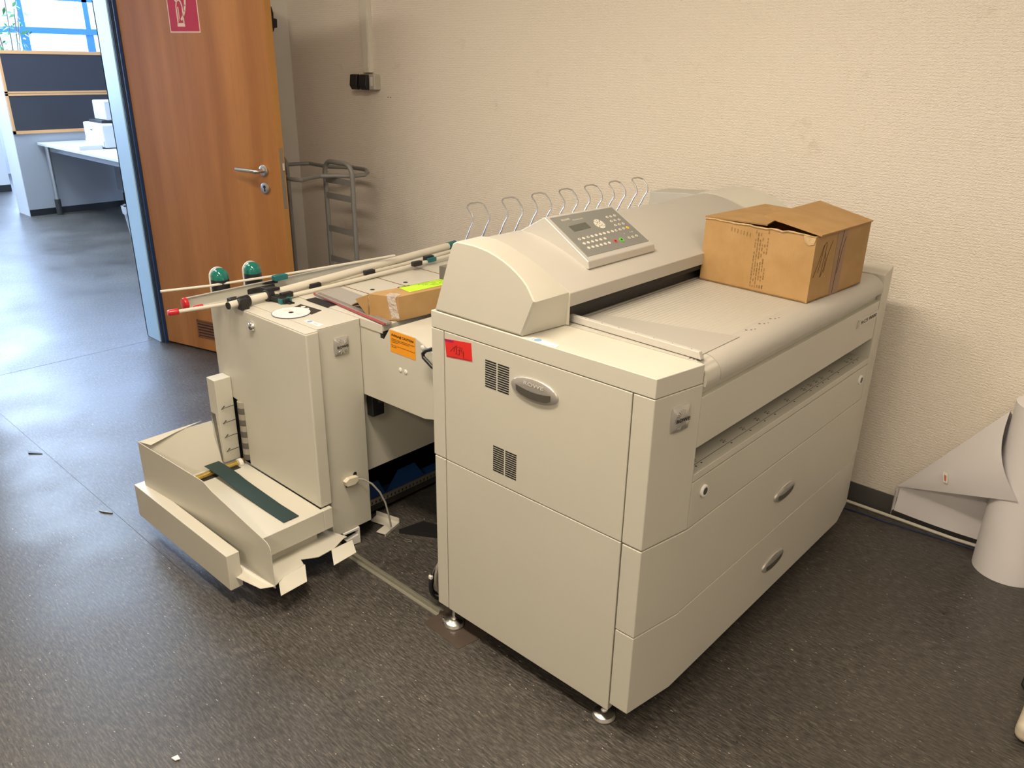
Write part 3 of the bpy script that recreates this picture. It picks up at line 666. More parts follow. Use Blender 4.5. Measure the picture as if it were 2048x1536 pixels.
# seven wire catch hooks behind the hood
hk_y = [(.132,.196),(.262,.329),(.383,.452),(.503,.573),(.623,.690),(.746,.816),(.871,.940)]
for i, (a, b) in enumerate(hk_y):
    b = a+.061
    def leg(y): return [(-.055,y,1.05),(-.02,y,1.105),(.000,y,1.139),(.012,y,1.163),(.022,y,1.178),(.0225,y,1.190),(.016,y,1.201),(.006,y,1.211),(.001,y,1.216)]
    la = leg(a); lb_ = leg(b)
    mid = [(-.004,a+.008,1.220),(-.006,a+.018,1.2225),(-.006,b-.018,1.2225),(-.004,b-.008,1.220)]
    finish('wire_hook', MB().tube(la+mid+lb_[::-1], .0023, 8), mat('dull_wire', (.62,.62,.62,1), .33, 1), CP)
finish('hook_rail', MB().box(-.075, -.04, .10, .99, 1.02, 1.055), STEEL, CP)
# levelling feet
for x, y in ((.598,.030), (.058,.012), (.58,1.33), (.06,1.33)):
    ft = finish('levelling_foot', MB().lathe((x,y,.0015),(0,0,1),[(.030,0),(.031,.004),(.027,.012),(.014,.019),(.010,.020)],28), STEEL, CP)
    finish('foot_stem', MB().lathe((x,y,.02),(0,0,1),[(.007,0),(.009,.004),(.0055,.009),(.0055,.06)],16), CHROME, ft)
finish('foot_lock_bolt', MB().lathe((.030,-.006,.004),(0,0,1),[(.004,0),(.004,.012),(.0025,.014)],10), CHROME, CP)
# control console
FL, FR, TL, TR = Vector((.281,.285,1.098)), Vector((.281,.589,1.098)), Vector((.130,.286,1.190)), Vector((.1342,.5793,1.1874))
CX = (FR-FL).normalized(); CY = ((TL-FL)-CX*(TL-FL).dot(CX)).normalized(); CN = CX.cross(CY)
CON = MB()
fl2, fr2 = FL+Vector((.004,0,-.020)), FR+Vector((.004,0,-.020))
CON.add([FL,FR,TR,TL,fl2,fr2,Vector((.045,.579,1.1415)),Vector((.045,.286,1.1415)),Vector((.175,.286,1.118)),Vector((.175,.575,1.118)),fl2+Vector((-.02,0,-.002)),fr2+Vector((-.02,0,-.002))],
        [(0,1,2,3),(0,4,5,1),(3,2,6,7),(0,3,7,8,10,4),(1,5,11,9,6,2),(4,10,11,5),(10,8,9,11),(8,7,6,9)])
CO = finish('control_console', CON, mat('console_silver', (.56,.54,.50,1), .36, .25), CP, bevel=.003)
CO['label'] = 'sloping silver keypad console'
def cpt(u, v, h=0):      # u,v in 0..1 on the console face (v upward)
    return FL.lerp(FR, u).lerp(TL.lerp(TR, u), v)+CN*(h+.0002)
ov = MB().loft([cpt(.045,.085),cpt(.965,.085),cpt(.965,.955),cpt(.045,.955)], [cpt(.045,.085,.0006),cpt(.965,.085,.0006),cpt(.965,.955,.0006),cpt(.045,.955,.0006)])
finish('keypad_overlay', ov, PANELG, CO, smooth=False)
# key layout on the console face, millimetres along and up from its lower left corner
KEYPOS = {(485,455): (50.6,127.1), (585,545): (52.6,105.2), (868,475): (125.9,106.8), (768,385): (124.1,129.3), (668,678): (42.5,75.9), (740,660): (60.6,76.1), (815,640): (80.0,76.6), (885,625): (97.5,76.4), (955,608): (115.7,76.6), (1028,592): (134.5,76.4), (1092,575): (151.9,76.8), (1162,558): (170.7,77.0), (1230,540): (189.6,77.4), (750,750): (44.4,58.5), (820,733): (61.9,58.6), (892,716): (80.0,58.5), (962,698): (98.2,58.8), (1032,682): (116.1,58.6), (1105,664): (135.3,58.7), (828,824): (45.2,41.1), (898,807): (62.6,41.0), (970,790): (80.7,40.9), (1040,772): (98.8,41.0), (1110,754): (117.1,41.1), (1180,737): (135.4,41.1), (1140,300): (224.6,130.8), (1203,288): (241.8,130.5), (1268,272): (260.5,131.1), (1212,370): (224.5,113.0), (1277,355): (242.8,113.2), (1345,340): (261.9,113.2), (1283,438): (224.7,95.7), (1350,422): (243.6,95.9), (1415,408): (261.7,95.8), (1293,527): (206.4,77.1), (1360,510): (225.2,77.4), (1425,493): (243.8,77.8), (1515,650): (227.5,41.9), (1580,635): (245.5,41.7), (1645,615): (265.0,42.5), (1283,705): (164.3,42.3), (1388,685): (191.5,41.2), (1488,477): (262.0,78.1), (1012,415): (170.0,112.6), (375,368): (46.0,149.0), (555,360): (84.7,143.3), (1435,580): (225.8,59.7), (1532,552): (254.2,60.7), (1568,546): (263.8,60.2)}
def uv(i, j):
    a, b = KEYPOS[(i, j)]
    return FL+CX*(a*.001)+CY*(b*.001)+CN*.0009
def cdisc(mb, c, ru, rv, h=.0012, n=16):
    ps = [c+CX*(ru*math.cos(2*math.pi*k/n))+CY*(rv*math.sin(2*math.pi*k/n)) for k in range(n)]
    return mb.loft(ps, [p+CN*h for p in ps])
sc = [uv(485,455),uv(585,545),uv(868,475),uv(768,385)]
finish('lcd_display', MB().loft(sc, [p+CN*.0006 for p in sc]), LCD, CO, smooth=False)
keys = [(668,678,0),(740,660,1),(815,640,0),(885,625,1),(955,608,1),(1028,592,1),(1092,575,1),(1162,558,1),(1230,540,1),
        (750,750,1),(820,733,1),(892,716,1),(962,698,1),(1032,682,1),(1105,664,1),
        (828,824,1),(898,807,1),(970,790,1),(1040,772,1),(1110,754,1),(1180,737,1),
        (1140,300,2),(1203,288,2),(1268,272,2),(1212,370,2),(1277,355,2),(1345,340,2),(1283,438,2),(1350,422,2),(1415,408,2),(1293,527,2),(1360,510,2),(1425,493,2),
        (1515,650,2),(1580,635,2),(1645,615,2)]
for px, py, t in keys:
    c = uv(px, py); kb = MB()
    if t == 1:
        n = 12; ps = []
        for q in range(n): a = 2*math.pi*q/n; rr = .0046*(1 if q % 3 else 1.12); ps.append(c+CX*(rr*math.cos(a)*1.05)+CY*(rr*math.sin(a)*.95))
        kb.loft(ps, [p+CN*.0012 for p in ps])
    else: cdisc(kb, c, .0044, .0044)
    ko = finish('key', kb, KEYM, CO, smooth=False)
    if t != 1:
        km = MB(); km.loft([c+CX*a+CY*b+CN*.0013 for a, b in ((-.001,-.0018),(.001,-.0018),(.001,.0018),(-.001,.0018))], [c+CX*a+CY*b+CN*.0015 for a, b in ((-.001,-.0018),(.001,-.0018),(.001,.0018),(-.001,.0018))])
        finish('key_mark', km, PRINTK, ko, smooth=False)
for px, py, m_, r in ((1283,705,REDK,.0062),(1388,685,GREENK,.0078),(1488,477,YELK,.0052)):
    c = uv(px, py); ko = finish('key', cdisc(MB(), c, r, r), m_, CO, smooth=False)
    km = MB(); km.loft([c+CX*a*r+CY*b*r+CN*.0013 for a, b in ((-.45,-.4),(.4,-.45),(.45,.4),(-.4,.45))], [c+CX*a*r+CY*b*r+CN*.0015 for a, b in ((-.45,-.4),(.4,-.45),(.45,.4),(-.4,.45))]) if m_ != YELK else km.loft([c+CX*a*r+CY*b*r+CN*.0013 for a, b in ((-.1,-.3),(.1,-.3),(.1,.3),(-.1,.3))], [c+CX*a*r+CY*b*r+CN*.0015 for a, b in ((-.1,-.3),(.1,-.3),(.1,.3),(-.1,.3))])
    finish('key_mark', km, PRINTK, ko, smooth=False)
# navigation pad: four ring segments and a centre key
nc = uv(1012, 415)
for q in range(4):
    a0_ = math.radians(q*90+45+6); a1_ = math.radians(q*90+135-6); n = 8; ps = []
    for k in range(n+1): a = a0_+(a1_-a0_)*k/n; ps.append(nc+CX*(.0185*math.cos(a))+CY*(.0185*math.sin(a)))
    for k in range(n+1): a = a1_-(a1_-a0_)*k/n; ps.append(nc+CX*(.0085*math.cos(a))+CY*(.0085*math.sin(a)))
    ko = finish('arrow_key', MB().loft(ps, [p+CN*.0012 for p in ps]), KEYM, CO, smooth=False)
    am = math.radians(q*90+90); c = nc+CX*(.0135*math.cos(am))+CY*(.0135*math.sin(am))
    finish('key_mark', cdisc(MB(), c+CN*.0013, .0012, .0012, .0002, 6), PRINTK, ko, smooth=False)
ko = finish('key', cdisc(MB(), nc, .0066, .0066), KEYM, CO, smooth=False)
finish('key_mark', cdisc(MB(), nc+CN*.0013, .0014, .0014, .0002, 6), PRINTK, ko, smooth=False)
t0 = uv(375, 368); text('lettering', 'ROWE', t0, CX, CY, .0066, KEYM, CO, width=.034)
t1 = uv(555, 360); text('lettering', 'TECHNOLOGY', t1, CX, CY, .0036, KEYM, CO, width=.046)
ld = MB()
for px, py, r in ((1435,580,.0014),(1532,552,.0012),(1568,546,.0018)): finish('status_lamp', cdisc(MB(), uv(px,py), r, r, .0006, 8), KEYM, CO)

# ------------------------------------------------------------------ floor plates and rail under the machines
fp = finish('floor_mat', MB().prism([(-.012,-.047,0),(.145,-.055,0),(.165,.06,0),(-.02,.045,0)], (0,0,.0012)), mat('clear_brown_mat', (.075,.058,.047,1), .25), None, smooth=False)
tag(fp, 'thin square brown protective plate on the floor under the rear copier foot', 'mat')
fr_ = MB().prismx([(-.001,0),(.034,0),(.032,.004),(.024,.005),(.020,.012),(.012,.012),(.010,.004),(-.001,.003)], -1.0, -.008)
tag(finish('floor_rail', fr_, GALV), 'galvanised metal guide rail on the floor between folder and copier', 'rail')

# ================================================================== CARDBOARD BOX ON THE SCAN TABLE
A = Vector((.666,.759)); B = Vector((.325,.784)); C_ = Vector((.688,1.088)); E_ = B+(C_-A)
z0, z1 = .9708, 1.154
BX = thing('open_cardboard_box', 'open brown cardboard box with loose flaps on the scan table of the copier', 'box', ((A.x+E_.x)/2, (A.y+E_.y)/2, z0))
def bp3(p, z): return Vector((p.x, p.y, z))
def inset(p, c, k): return p+(c-p)*k
ctr = (A+B+C_+E_)/4
t = .004
bm_ = MB()
bm_.loft([bp3(A,z0),bp3(C_,z0),bp3(E_,z0),bp3(B,z0)], [bp3(A,z0+.004),bp3(C_,z0+.004),bp3(E_,z0+.004),bp3(B,z0+.004)])
def wallp(p, q, zt1, zt2):
    n = Vector(((q-p).y, -(q-p).x)).normalized()
    if n.dot(ctr-p) < 0: n = -n
    p2 = p+n*t; q2 = q+n*t
    bm_.loft([bp3(p,z0),bp3(q,z0),bp3(q2,z0),bp3(p2,z0)], [bp3(p,zt1),bp3(q,zt2),bp3(q2,zt2),bp3(p2,zt1)])
wallp(B, A, z1+.001, z1-.004); wallp(A, C_, z1-.002, z1+.001); wallp(C_, E_, z1, z1); wallp(E_, B, z1, z1)
finish('box_body', bm_, CARTON, BX)
def flap(quad, nm='flap'):
    return finish(nm, MB().slab(quad, .004), CARTON, BX)
flap([Vector((.677,.763,1.155)), Vector((.692,1.089,1.155)), Vector((.522,1.106,1.189)), Vector((.522,.742,1.189))])
flap([Vector((.322,.784,1.156)), Vector((.487,.845,1.146)), Vector((.425,1.150,1.1475)), Vector((.345,1.118,1.156))])
flap([bp3(E_,1.155), bp3(C_,1.153), bp3(C_+Vector((-.01,-.15)),1.140), bp3(E_+Vector((.01,-.15)),1.140)])
# worn edge along the top of the front wall
we = MB(); rnd = random.Random(11)
pp = []
for k in range(22):
    q = B.lerp(A, k/21); pp.append(Vector((q.x, q.y-.0012, z1-.002+rnd.uniform(-.002,.0022))))
we.tube(pp, [.0018+rnd.uniform(0,.0012) for _ in pp], 6)
finish('worn_edge', we, CARTONE, BX)
finish('worn_corner', MB().loft([(A.x-.035,A.y+.0018,z1-.0035),(A.x,A.y-.0008,z1-.0035),(A.x-.004,A.y-.0006,z1-.024),(A.x-.018,A.y+.0006,z1-.028),(A.x-.031,A.y+.0016,z1-.022)],[(A.x-.035,A.y+.0005,z1-.0035),(A.x,A.y-.002,z1-.0035),(A.x-.004,A.y-.0016,z1-.024),(A.x-.018,A.y-.0006,z1-.028),(A.x-.031,A.y+.0006,z1-.022)]), CARTONE, BX, smooth=False)
# tape down the end, handwriting and faded print
ed = (C_-A).normalized(); en = Vector((ed.y, -ed.x))
def eq(s, z, h=.0006): p = A+ed*s+en*h; return Vector((p.x, p.y, z))
tape = MB().loft([eq(.125,z0+.0005),eq(.180,z0+.0005),eq(.185,z1-.001),eq(.125,z1-.001)], [eq(.125,z0+.0005,.0002),eq(.180,z0+.0005,.0002),eq(.185,z1-.001,.0002),eq(.125,z1-.001,.0002)])
finish('packing_tape', tape, TAPE, BX, smooth=False)
def eqs(lines, r): 
    mb = MB()
    for l in lines: mb.tube([eq(s_, z_, .0012) for s_, z_ in l], r, 5)
    return mb
wr = [[(.012,1.04),(.030,1.075),(.048,1.118),(.052,1.124),(.045,1.09),(.035,1.05)],[(.050,1.12),(.062,1.13),(.066,1.12),(.056,1.06),(.052,1.035)],[(.052,1.035),(.060,1.045),(.072,1.065),(.082,1.10),(.098,1.13)],[(.066,1.10),(.070,1.06),(.072,1.045)],
      [(.160,1.15),(.150,1.10),(.146,1.02),(.143,.975)],[(.176,1.13),(.163,1.09),(.152,1.03)]]
finish('handwriting', eqs(wr, .00045), INK, BX)
fdv = (A-B).normalized(); fnv = Vector((fdv.y, -fdv.x))
def fq(s, z, h=.0006): p = B+fdv*s+fnv*h; return Vector((p.x, p.y, z))
if fnv.y > 0: fnv = -fnv
fpm = MB(); rnd = random.Random(21)
for c in range(6):
    s0 = .166+c*.0075; z = z0+.012
    while z < z1-.014:
        hh = rnd.uniform(.004,.011)
        if rnd.random() < (.85 if c < 3 else .6): fpm.loft([fq(s0,z),fq(s0+.003,z),fq(s0+.003,z+hh),fq(s0,z+hh)], [fq(s0,z,.0009),fq(s0+.003,z,.0009),fq(s0+.003,z+hh,.0009),fq(s0,z+hh,.0009)])
        z += hh+rnd.uniform(.001,.004)
for k in range(7):
    s0 = .088+k*.010; fpm.loft([fq(s0,1.128-k*.0012),fq(s0+.002,1.128-k*.0012),fq(s0+.002,1.139-k*.0012),fq(s0,1.139-k*.0012)], [fq(s0,1.128-k*.0012,.0009),fq(s0+.002,1.128-k*.0012,.0009),fq(s0+.002,1.139-k*.0012,.0009),fq(s0,1.139-k*.0012,.0009)])
finish('faded_print', fpm, FADED, BX, smooth=False)

# ================================================================== PAPER FOLDING MACHINE
FM = thing('paper_folding_machine', 'grey paper folding machine with feed table and delivery tray behind the copier', 'folding machine', (-.75, .6, 0))
XL, XR, YF, YS, YB, ZTP = -1.065, -.500, -.067, -.0175, .143, .802
finish('body', MB().box(XL+.004, XR, YS, YB, .064, ZTP), PUTTY, FM, bevel=.0025)
FC = finish('front_cover', MB().prismy([(-.918,.2045),(-.4865,.2045),(-.4865,ZTP),(XL,ZTP),(XL,.47),(-.985,.449),(-.918,.443)], YF, YS-.0015), PUTTY, FM, bevel=.006, seg=3)
finish('lock', MB().lathe((-.791,YF,.758),(0,-1,0),[(.016,0),(.016,.004),(.012,.010),(.007,.012)],20), CHROME, FC)
finish('lock_slot', MB().box(-.7925,-.7895,YF-.0128,YF-.0118,.752,.764), BLACK, FC)
badge((XR,.065,.731), (0,1,0), FM, .056, .060)
finish('rear_body', MB().box(XL+.004, -.522, YB, 1.33, .246, .785), PUTTY, FM, bevel=.002)
finish('far_side', MB().box(XL, XR, 1.33, 1.36, .064, .80), PUTTY, FM, bevel=.002)
finish('base_frame', MB().box(XL+.02,-.60,YB,1.33,.02,.045).box(-.98,-.95,YB,1.33,.045,.25), DARK, FM)
# top of the body: seams, slot, label
TS = finish('top_lid', MB().box(XL+.004, XR, YS-.0008, YB, ZTP, ZTP+.0015), PUTTY2, FM, bevel=.0006)
finish('front_top_strip', MB().box(XL+.002, -.489, YF+.002, YS-.0022, ZTP, ZTP+.0012), PUTTY2, FC, bevel=.0005)
finish('dark_slot', MB().box(-.790,-.664,.137,.178,ZTP+.0046,ZTP+.0052), BLACK, TS)
pl_ = finish('paper_label', MB().prism([(-.605,.020,ZTP+.0016),(-.600,.002,ZTP+.0016),(-.522,.005,ZTP+.0016),(-.527,.026,ZTP+.0016)],(0,0,.0003)), mat('label_white', (.78,.79,.76,1), .6), TS, smooth=False)
finish('label_print', MB().disc((-.582,.013,ZTP+.002),(0,0,1),.0085,.0002), mat('print_blue', (.22,.38,.60,1), .6), pl_, smooth=False)
finish('label_print', MB().box(-.562,-.540,.011,.015,ZTP+.0019,ZTP+.0021), mat('print_grey', (.45,.45,.42,1), .6), pl_, smooth=False)
# feed table
FT = finish('feed_table', MB().box(XL+.004, -.386, .1445, 1.33, .786, .806), PUTTY2, FM, bevel=.0015)
for y in (.333, .492, .70, .93):
    finish('guide_line', MB().box(-.93,-.388,y,y+.0035,.8061,.8066), mat('dark_red_line', (.16,.03,.02,1), .5), FT, smooth=False)
for x, y in ((-.735,.378),(-.730,.527),(-.72,.78)):
    finish('table_hole', MB().disc((x,y,.8061),(0,0,1),.0085,.0005), BLACK, FT, smooth=False)
finish('grey_plate', MB().prism([(-.845,.213,.8065),(-.62,.200,.8065),(-.515,.195,.8065),(-.53,.290,.8065),(-.845,.312,.8065)],(0,0,.002)), mat('plate_warm_grey', (.36,.34,.31,1), .4), FT)
finish('inner_channel', MB().box(-.386, -.357, .150, 1.30, .740, .765), DARK, FM)
bar = finish('clear_guide_bar', MB().prism([(-.800,.184,.8065),(-.800,.204,.8065),(-.372,.170,.8065),(-.372,.147,.8065)],(0,0,.012)), SMOKE, FM, bevel=.004, seg=3)
finish('red_rod', MB().tube([(-.815,.190,.8115),(-.376,.1445,.8115)], .0038, 8), mat('dull_red_rod', (.33,.05,.05,1), .35), FM)
# bridge with side panel
PY = .145
sidep = [(-.508,.543),(-.202,.549),(-.166,.558),(-.006,.600),(-.006,.680),(-.169,.778),(-.236,.803),(-.355,.803),(-.385,.7615),(-.402,.7615),(-.402,.7805),(-.508,.7805)]
BS = finish('bridge_side_panel', MB().prismy(sidep, PY, PY+.004), PUTTY, FM, bevel=.001)
finish('bridge_top', MB().prismy([(-.357,.803),(-.236,.8035),(-.170,.7785),(-.008,.681),(-.008,.672),(-.357,.765)], PY+.0045, 1.30), PUTTY2, FM, bevel=.0015)
finish('ledge', MB().box(-.498,-.387,PY-.003,PY-.0005,.780,.807), PUTTY2, FM, bevel=.0008)
finish('latch_notch', MB().box(-.4015,-.386,PY+.001,PY+.003,.762,.7795), BLACK, BS, smooth=False)
cl = finish('caution_label', MB().box(-.353,-.2365,PY-.0009,PY-.0001,.731,.8005), ORANGE, BS, smooth=False)
Xd, Zd = (1,0,0), (0,0,1)
text('lettering', 'Achtung!', (-.346,PY-.0012,.7840), Xd, Zd, .0078, PRINTK, cl, width=.047, bold=.03)
text('lettering', 'CAUTION!', (-.295,PY-.0012,.7840), Xd, Zd, .0070, PRINTK, cl, width=.052, bold=.03)
BRK = mat('brown_print', (.12,.035,.004,1), .6)
for s_, z, w_ in (('Arbeiten oder Aufenthalt unbefugter', .7735,.108),('Personen im Bereich der Maschine', .7685,.083),('verboten!', .7635,.031),('Do not stay or work in the area of', .7530,.108),('the machine!', .7480,.023)):
    text('small_print', s_, (-.346,PY-.0012,z), Xd, Zd, .0028, BRK, cl, width=w_, bold=.03)
for x, z in ((-.310,.6805),(-.285,.6805),(-.2035,.7800)):
    finish('white_plug', MB().lathe((x,PY,z),(0,-1,0),[(.0075,0),(.0069,.002),(.002,.0035)],16), WHITEP, BS)
finish('bar_handle', MB().tube([(-.130,PY,.792),(-.138,.120,.797),(-.158,.118,.789),(-.172,.118,.776),(-.170,.118,.765),(-.134,.118,.746),(-.110,.122,.734),(-.095,PY,.728)], .0058, 10), BLACK, BS)
finish('screw', MB().lathe((-.150,PY,.795),(0,-1,0),[(.005,0),(.003,.005)],10), CHROME, BS)
finish('cross_roller', MB().box(-.520,-.488,.165,.215,.455,.535), BLACK, FM, bevel=.004)
finish('roller_arm', MB().tube([(-.50,.19,.505),(-.46,.26,.515),(-.40,.60,.52)],.012,10), BLACK, FM)
# under-frame: blue protective film and perforated rail
finish('perforated_rail', MB().box(-.602,-.598,.16,1.3,.046,.070), GALV, FM)
ph = MB()
for k in range(34): ph.box(-.5976,-.597,.165+k*.018,.170+k*.018,.050,.060)
finish('rail_slots', ph, DARK, FM, smooth=False)
bf = MB()
bf.slab([(-.605,.16,.072),(-.605,.290,.068),(-.60,.255,.138),(-.60,.16,.148)],.001).slab([(-.605,.29,.068),(-.605,.482,.070),(-.60,.43,.145),(-.60,.350,.145)],.001).slab([(-.605,.482,.070),(-.605,.75,.074),(-.60,.75,.15),(-.60,.56,.10)],.001).slab([(-.602,.16,.045),(-.602,1.2,.045),(-.64,1.2,.075),(-.64,.16,.075)],.001)
finish('blue_film', bf, BLUEFILM, FM)
finish('black_flat_duct', MB().prism([(-.44,.215,0),(-.30,.30,0),(-.285,.36,0),(-.42,.31,0)],(0,0,.018)), BLACK, FM)
finish('side_foot', MB().prismx([(.020,.063),(.086,.063),(.086,.001),(.045,.006),(.030,.030),(.078,.035),(.080,.055),(.02,.058)],-.512,-.494), WHITEP, FM)
finish('cable_port', MB().disc((XR,.0855,.269),(1,0,0),.0075,.0006), BLACK, FM)
for x, y in ((-.56,.0),(-.56,1.30),(-1.02,1.30),(-1.02,.02)):
    finish('castor', MB().cyl((x-.012,y+.02,.024),(x+.012,y+.02,.024),.0235).box(x-.014,x+.014,y+.005,y+.035,.030,.064), BLACK, FM)
# delivery tray on the front
DT = finish('tray_deck', MB().box(-1.0,-.469,-.31,YF-.001,.13,.204).box(-.4865,-.469,YF-.001,-.034,.13,.204).box(-.94,-.50,-.30,-.08,.075,.13), PUTTY2, FM, bevel=.002)
finish('deck_opening', MB().box(-.985,-.925,-.29,-.10,.2042,.2048), DARK, DT, smooth=False)
# outer plate, measured along its own vertical plane
q0, q1 = Vector((-1.12,-.375)), Vector((-.38,-.315)); qd = (q1-q0).normalized(); qn = Vector((qd.y,-qd.x))
def qp(x, z, h=0): t_ = (x-q0.x)/qd.x; p = q0+qd*t_+qn*h; return Vector((p.x,p.y,z))
op = [(-1.087,.152),(-1.087,.347),(-.703,.331),(-.658,.311),(-.56,.283),(-.46,.255),(-.415,.243),(-.396,.237),(-.385,.228),(-.379,.214),(-.377,.082),(-.55,.082),(-.60,.152)]
finish('outer_plate', MB().loft([qp(x,z) for x,z in op],[qp(x,z,.002) for x,z in op]), PUTTY, DT)
finish('outer_plate_edge', MB().tube([qp(x,z,.001)+Vector((0,0,.0006)) for x,z in op[1:10]],.0014,6), PUTTY2, DT)
lw = [Vector((-1.087,-.370,.347)),Vector((-1.062,-.12,.352)),Vector((-.992,-.12,.204)),Vector((-1.01,-.36,.18))]
finish('side_plate', MB().slab(lw,.002), PUTTY, DT)
finish('folded_flange', MB().slab([(-1.087,-.372,.3475),(-1.056,-.345,.336),(-1.066,-.25,.349),(-1.075,-.15,.3565)],.0015), PUTTY2, DT)
finish('front_beam', MB().prismz([(-1.120,-.400),(-.4925,-.400),(-.4925,-.358),(-1.120,-.360)], .058, .181), PUTTY2, DT, bevel=.002)
PLr = finish('pillar', MB().box(-1.035,-.980,-.130,YF-.001,.215,.531), PUTTY, DT, bevel=.002)
finish('duct_tape_strip', MB().prismy([(-1.031,.40),(-1.003,.40),(-.990,.215),(-1.0,.215)],-.1312,-.1304), mat('worn_tape', (.13,.12,.10,1), .4, vary=(80,.5)), PLr, smooth=False)
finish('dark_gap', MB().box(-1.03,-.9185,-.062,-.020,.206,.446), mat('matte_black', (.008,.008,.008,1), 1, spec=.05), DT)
for i in range(5):
    z = .225+i*.045
    finish('tape_roll', MB().lathe((-.935,-.058,z),(0,0,1),[(.020,0),(.0205,.02),(.020,.022)],16), mat('dark_grey_band', (.12,.11,.095,1), .8, spec=.1), DT)
    finish('clear_roller', MB().lathe((-.935,-.058,z+.022),(0,0,1),[(.0195,0),(.0195,.022)],16), mat('smoky_roller', (.34,.31,.26,1), .6, spec=.2), DT)
for i in range(4):
    z = .265+i*.055; finish('spring_pin', MB().tube([(-.965,-.075,z),(-.972,-.105,z-.004),(-.975,-.120,z-.008),(-.979,-.105,z)],.0014,6), BLACK, DT)
finish('belt_roller', MB().cyl((-.948,-.305,.212),(-.955,-.072,.212),.011), BRASS, DT)
finish('roller_bearing', MB().cyl((-.948,-.098,.212),(-.9485,-.084,.212),.0165), WHITEP, DT)
# green belt arching over the roller down to the deck
bl = []; br = []
for k in range(15):
    t_ = k/14
    p = Vector((-.985,-.150)).lerp(Vector((-.497,-.142)), t_); q = Vector((-.985,-.205)).lerp(Vector((-.497,-.198)), t_)
    xr_ = p.x
    z = .2065+.0215*max(0, 1-((xr_+.94)/.16)**2)**.5 if xr_ < -.78 and xr_ > -1.1 else .2065
    if xr_ > -.95 and xr_ < -.60: z = max(z, .2065+.020*(1-(xr_+.95)/.35))
    bl.append(Vector((p.x,p.y,z))); br.append(Vector((q.x,q.y,z)))
bmsh = MB()
m_ = len(bl); bmsh.add(bl+br+[v+Vector((0,0,.0015)) for v in bl]+[v+Vector((0,0,.0015)) for v in br],
    [(i,i+1,m_+i+1,m_+i) for i in range(m_-1)]+[(2*m_+i,2*m_+i+1,3*m_+i+1,3*m_+i) for i in range(m_-1)]+[(i,i+1,2*m_+i+1,2*m_+i) for i in range(m_-1)]+[(m_+i,m_+i+1,3*m_+i+1,3*m_+i) for i in range(m_-1)]+[(m_-1,2*m_-1,4*m_-1,3*m_-1),(0,m_,3*m_,2*m_)])
finish('green_belt', bmsh, BELT, DT)
# stepped sheet metal bracket at the end of the tray
sb = MB().prismz([(-.56,-.345),(-.377,-.318),(-.399,-.272),(-.408,-.194),(-.440,-.185),(-.418,-.150),(-.411,-.137),(-.4145,-.086),(-.415,-.074),(-.440,-.02),(-.44,-.005),(-.53,-.03),(-.53,-.30)], .0885, .0905)
SB = finish('stepped_bracket', sb, PUTTY2, DT)
finish('bracket_flap', MB().slab([(-.4145,-.086,.0895),(-.4135,-.004,.0895),(-.358,-.030,.079),(-.358,-.118,.073)],.002), PUTTY2, DT, bevel=.0005)
finish('bracket_flap', MB().slab([(-.3985,-.292,.0895),(-.408,-.190,.0895),(-.352,-.222,.070),(-.345,-.318,.072)],.002), PUTTY2, DT, bevel=.0005)
finish('bracket_wing', MB().slab([(-.545,-.392,.10),(-.40,-.352,.088),(-.38,-.318,.088),(-.545,-.352,.112)],.0015), PUTTY2, DT)

# connector plug with its cable
pg = thing('connector_plug', 'cream connector plug with a thin grey cable in the side of the folding machine', 'plug', (-.49, .055, .25))
finish('plug_shell', MB().prismx([(.034,.262),(.040,.244),(.072,.240),(.086,.250),(.086,.266),(.050,.270)], -.4995, -.482), mat('plug_cream', (.70,.64,.50,1), .45), pg, bevel=.0015)
for y, z in ((.043,.244),(.074,.242)): finish('thumb_screw', MB().cyl((-.492,y,z-.006),(-.492,y,z+.001),.003), BLACK, pg)
finish('cable', MB().tube([(-.490,.085,.254),(-.480,.105,.248),(-.468,.130,.225),(-.460,.155,.185),(-.455,.172,.14),(-.450,.180,.09),(-.452,.19,.035)],.0032,8), mat('cable_grey', (.38,.37,.33,1), .5), pg)
fb = MB().prismz([(-.585,.228),(-.487,.252),(-.462,.168),(-.497,.158),(-.509,.205),(-.57,.19)], .006, .010)
fbo = finish('stray_bracket', fb, PUTTY2, bevel=.001); tag(fbo, 'loose cream angle bracket lying on the floor under the folder bridge', 'bracket')
finish('bracket_lip', MB().prismz([(-.585,.228),(-.487,.252),(-.486,.2545),(-.586,.2305)], .006, .026).prismz([(-.487,.252),(-.462,.168),(-.4595,.169),(-.4845,.2535)], 0.0, .010), PUTTY2, fbo)

# ================================================================== THINGS ON TOP OF THE FOLDER
z = ZTP+.0015
cdg = tag(finish('compact_disc', MB().lathe((-.698,.0215,z+.0018),(0,0,1),[(.006,0),(.060,0),(.060,.0012),(.006,.0012)],48), mat('disc_white', (.82,.80,.80,1), .3)), 'white compact disc with faint print lying on the folding machine', 'disc')
finish('disc_hub', MB().disc((-.698,.0215,z+.0031),(0,0,1),.0082,.0002), BLACK, cdg, smooth=False)
finish('disc_rim', MB().lathe((-.698,.0215,z+.0012),(0,0,1),[(.0605,0),(.0618,0),(.0618,.0015),(.0605,.0015)],48), mat('rim_grey', (.12,.12,.12,1), .3), cdg)
for s_, (x, y), a in (('Installation', (-.735,.022), .9), ('Service', (-.728,.014), .9), ('Documentation', (-.680,.028), 1.0), ('Version', (-.672,.018), 1.0)):
    text('disc_print', s_, (x, y, z+.0031), (math.sin(a)*.3+.5, math.cos(a), 0), (-math.cos(a), math.sin(a)*.3+.5, 0), .0022, mat('print_grey2', (.2,.2,.2,1), .6), cdg, width=.024)
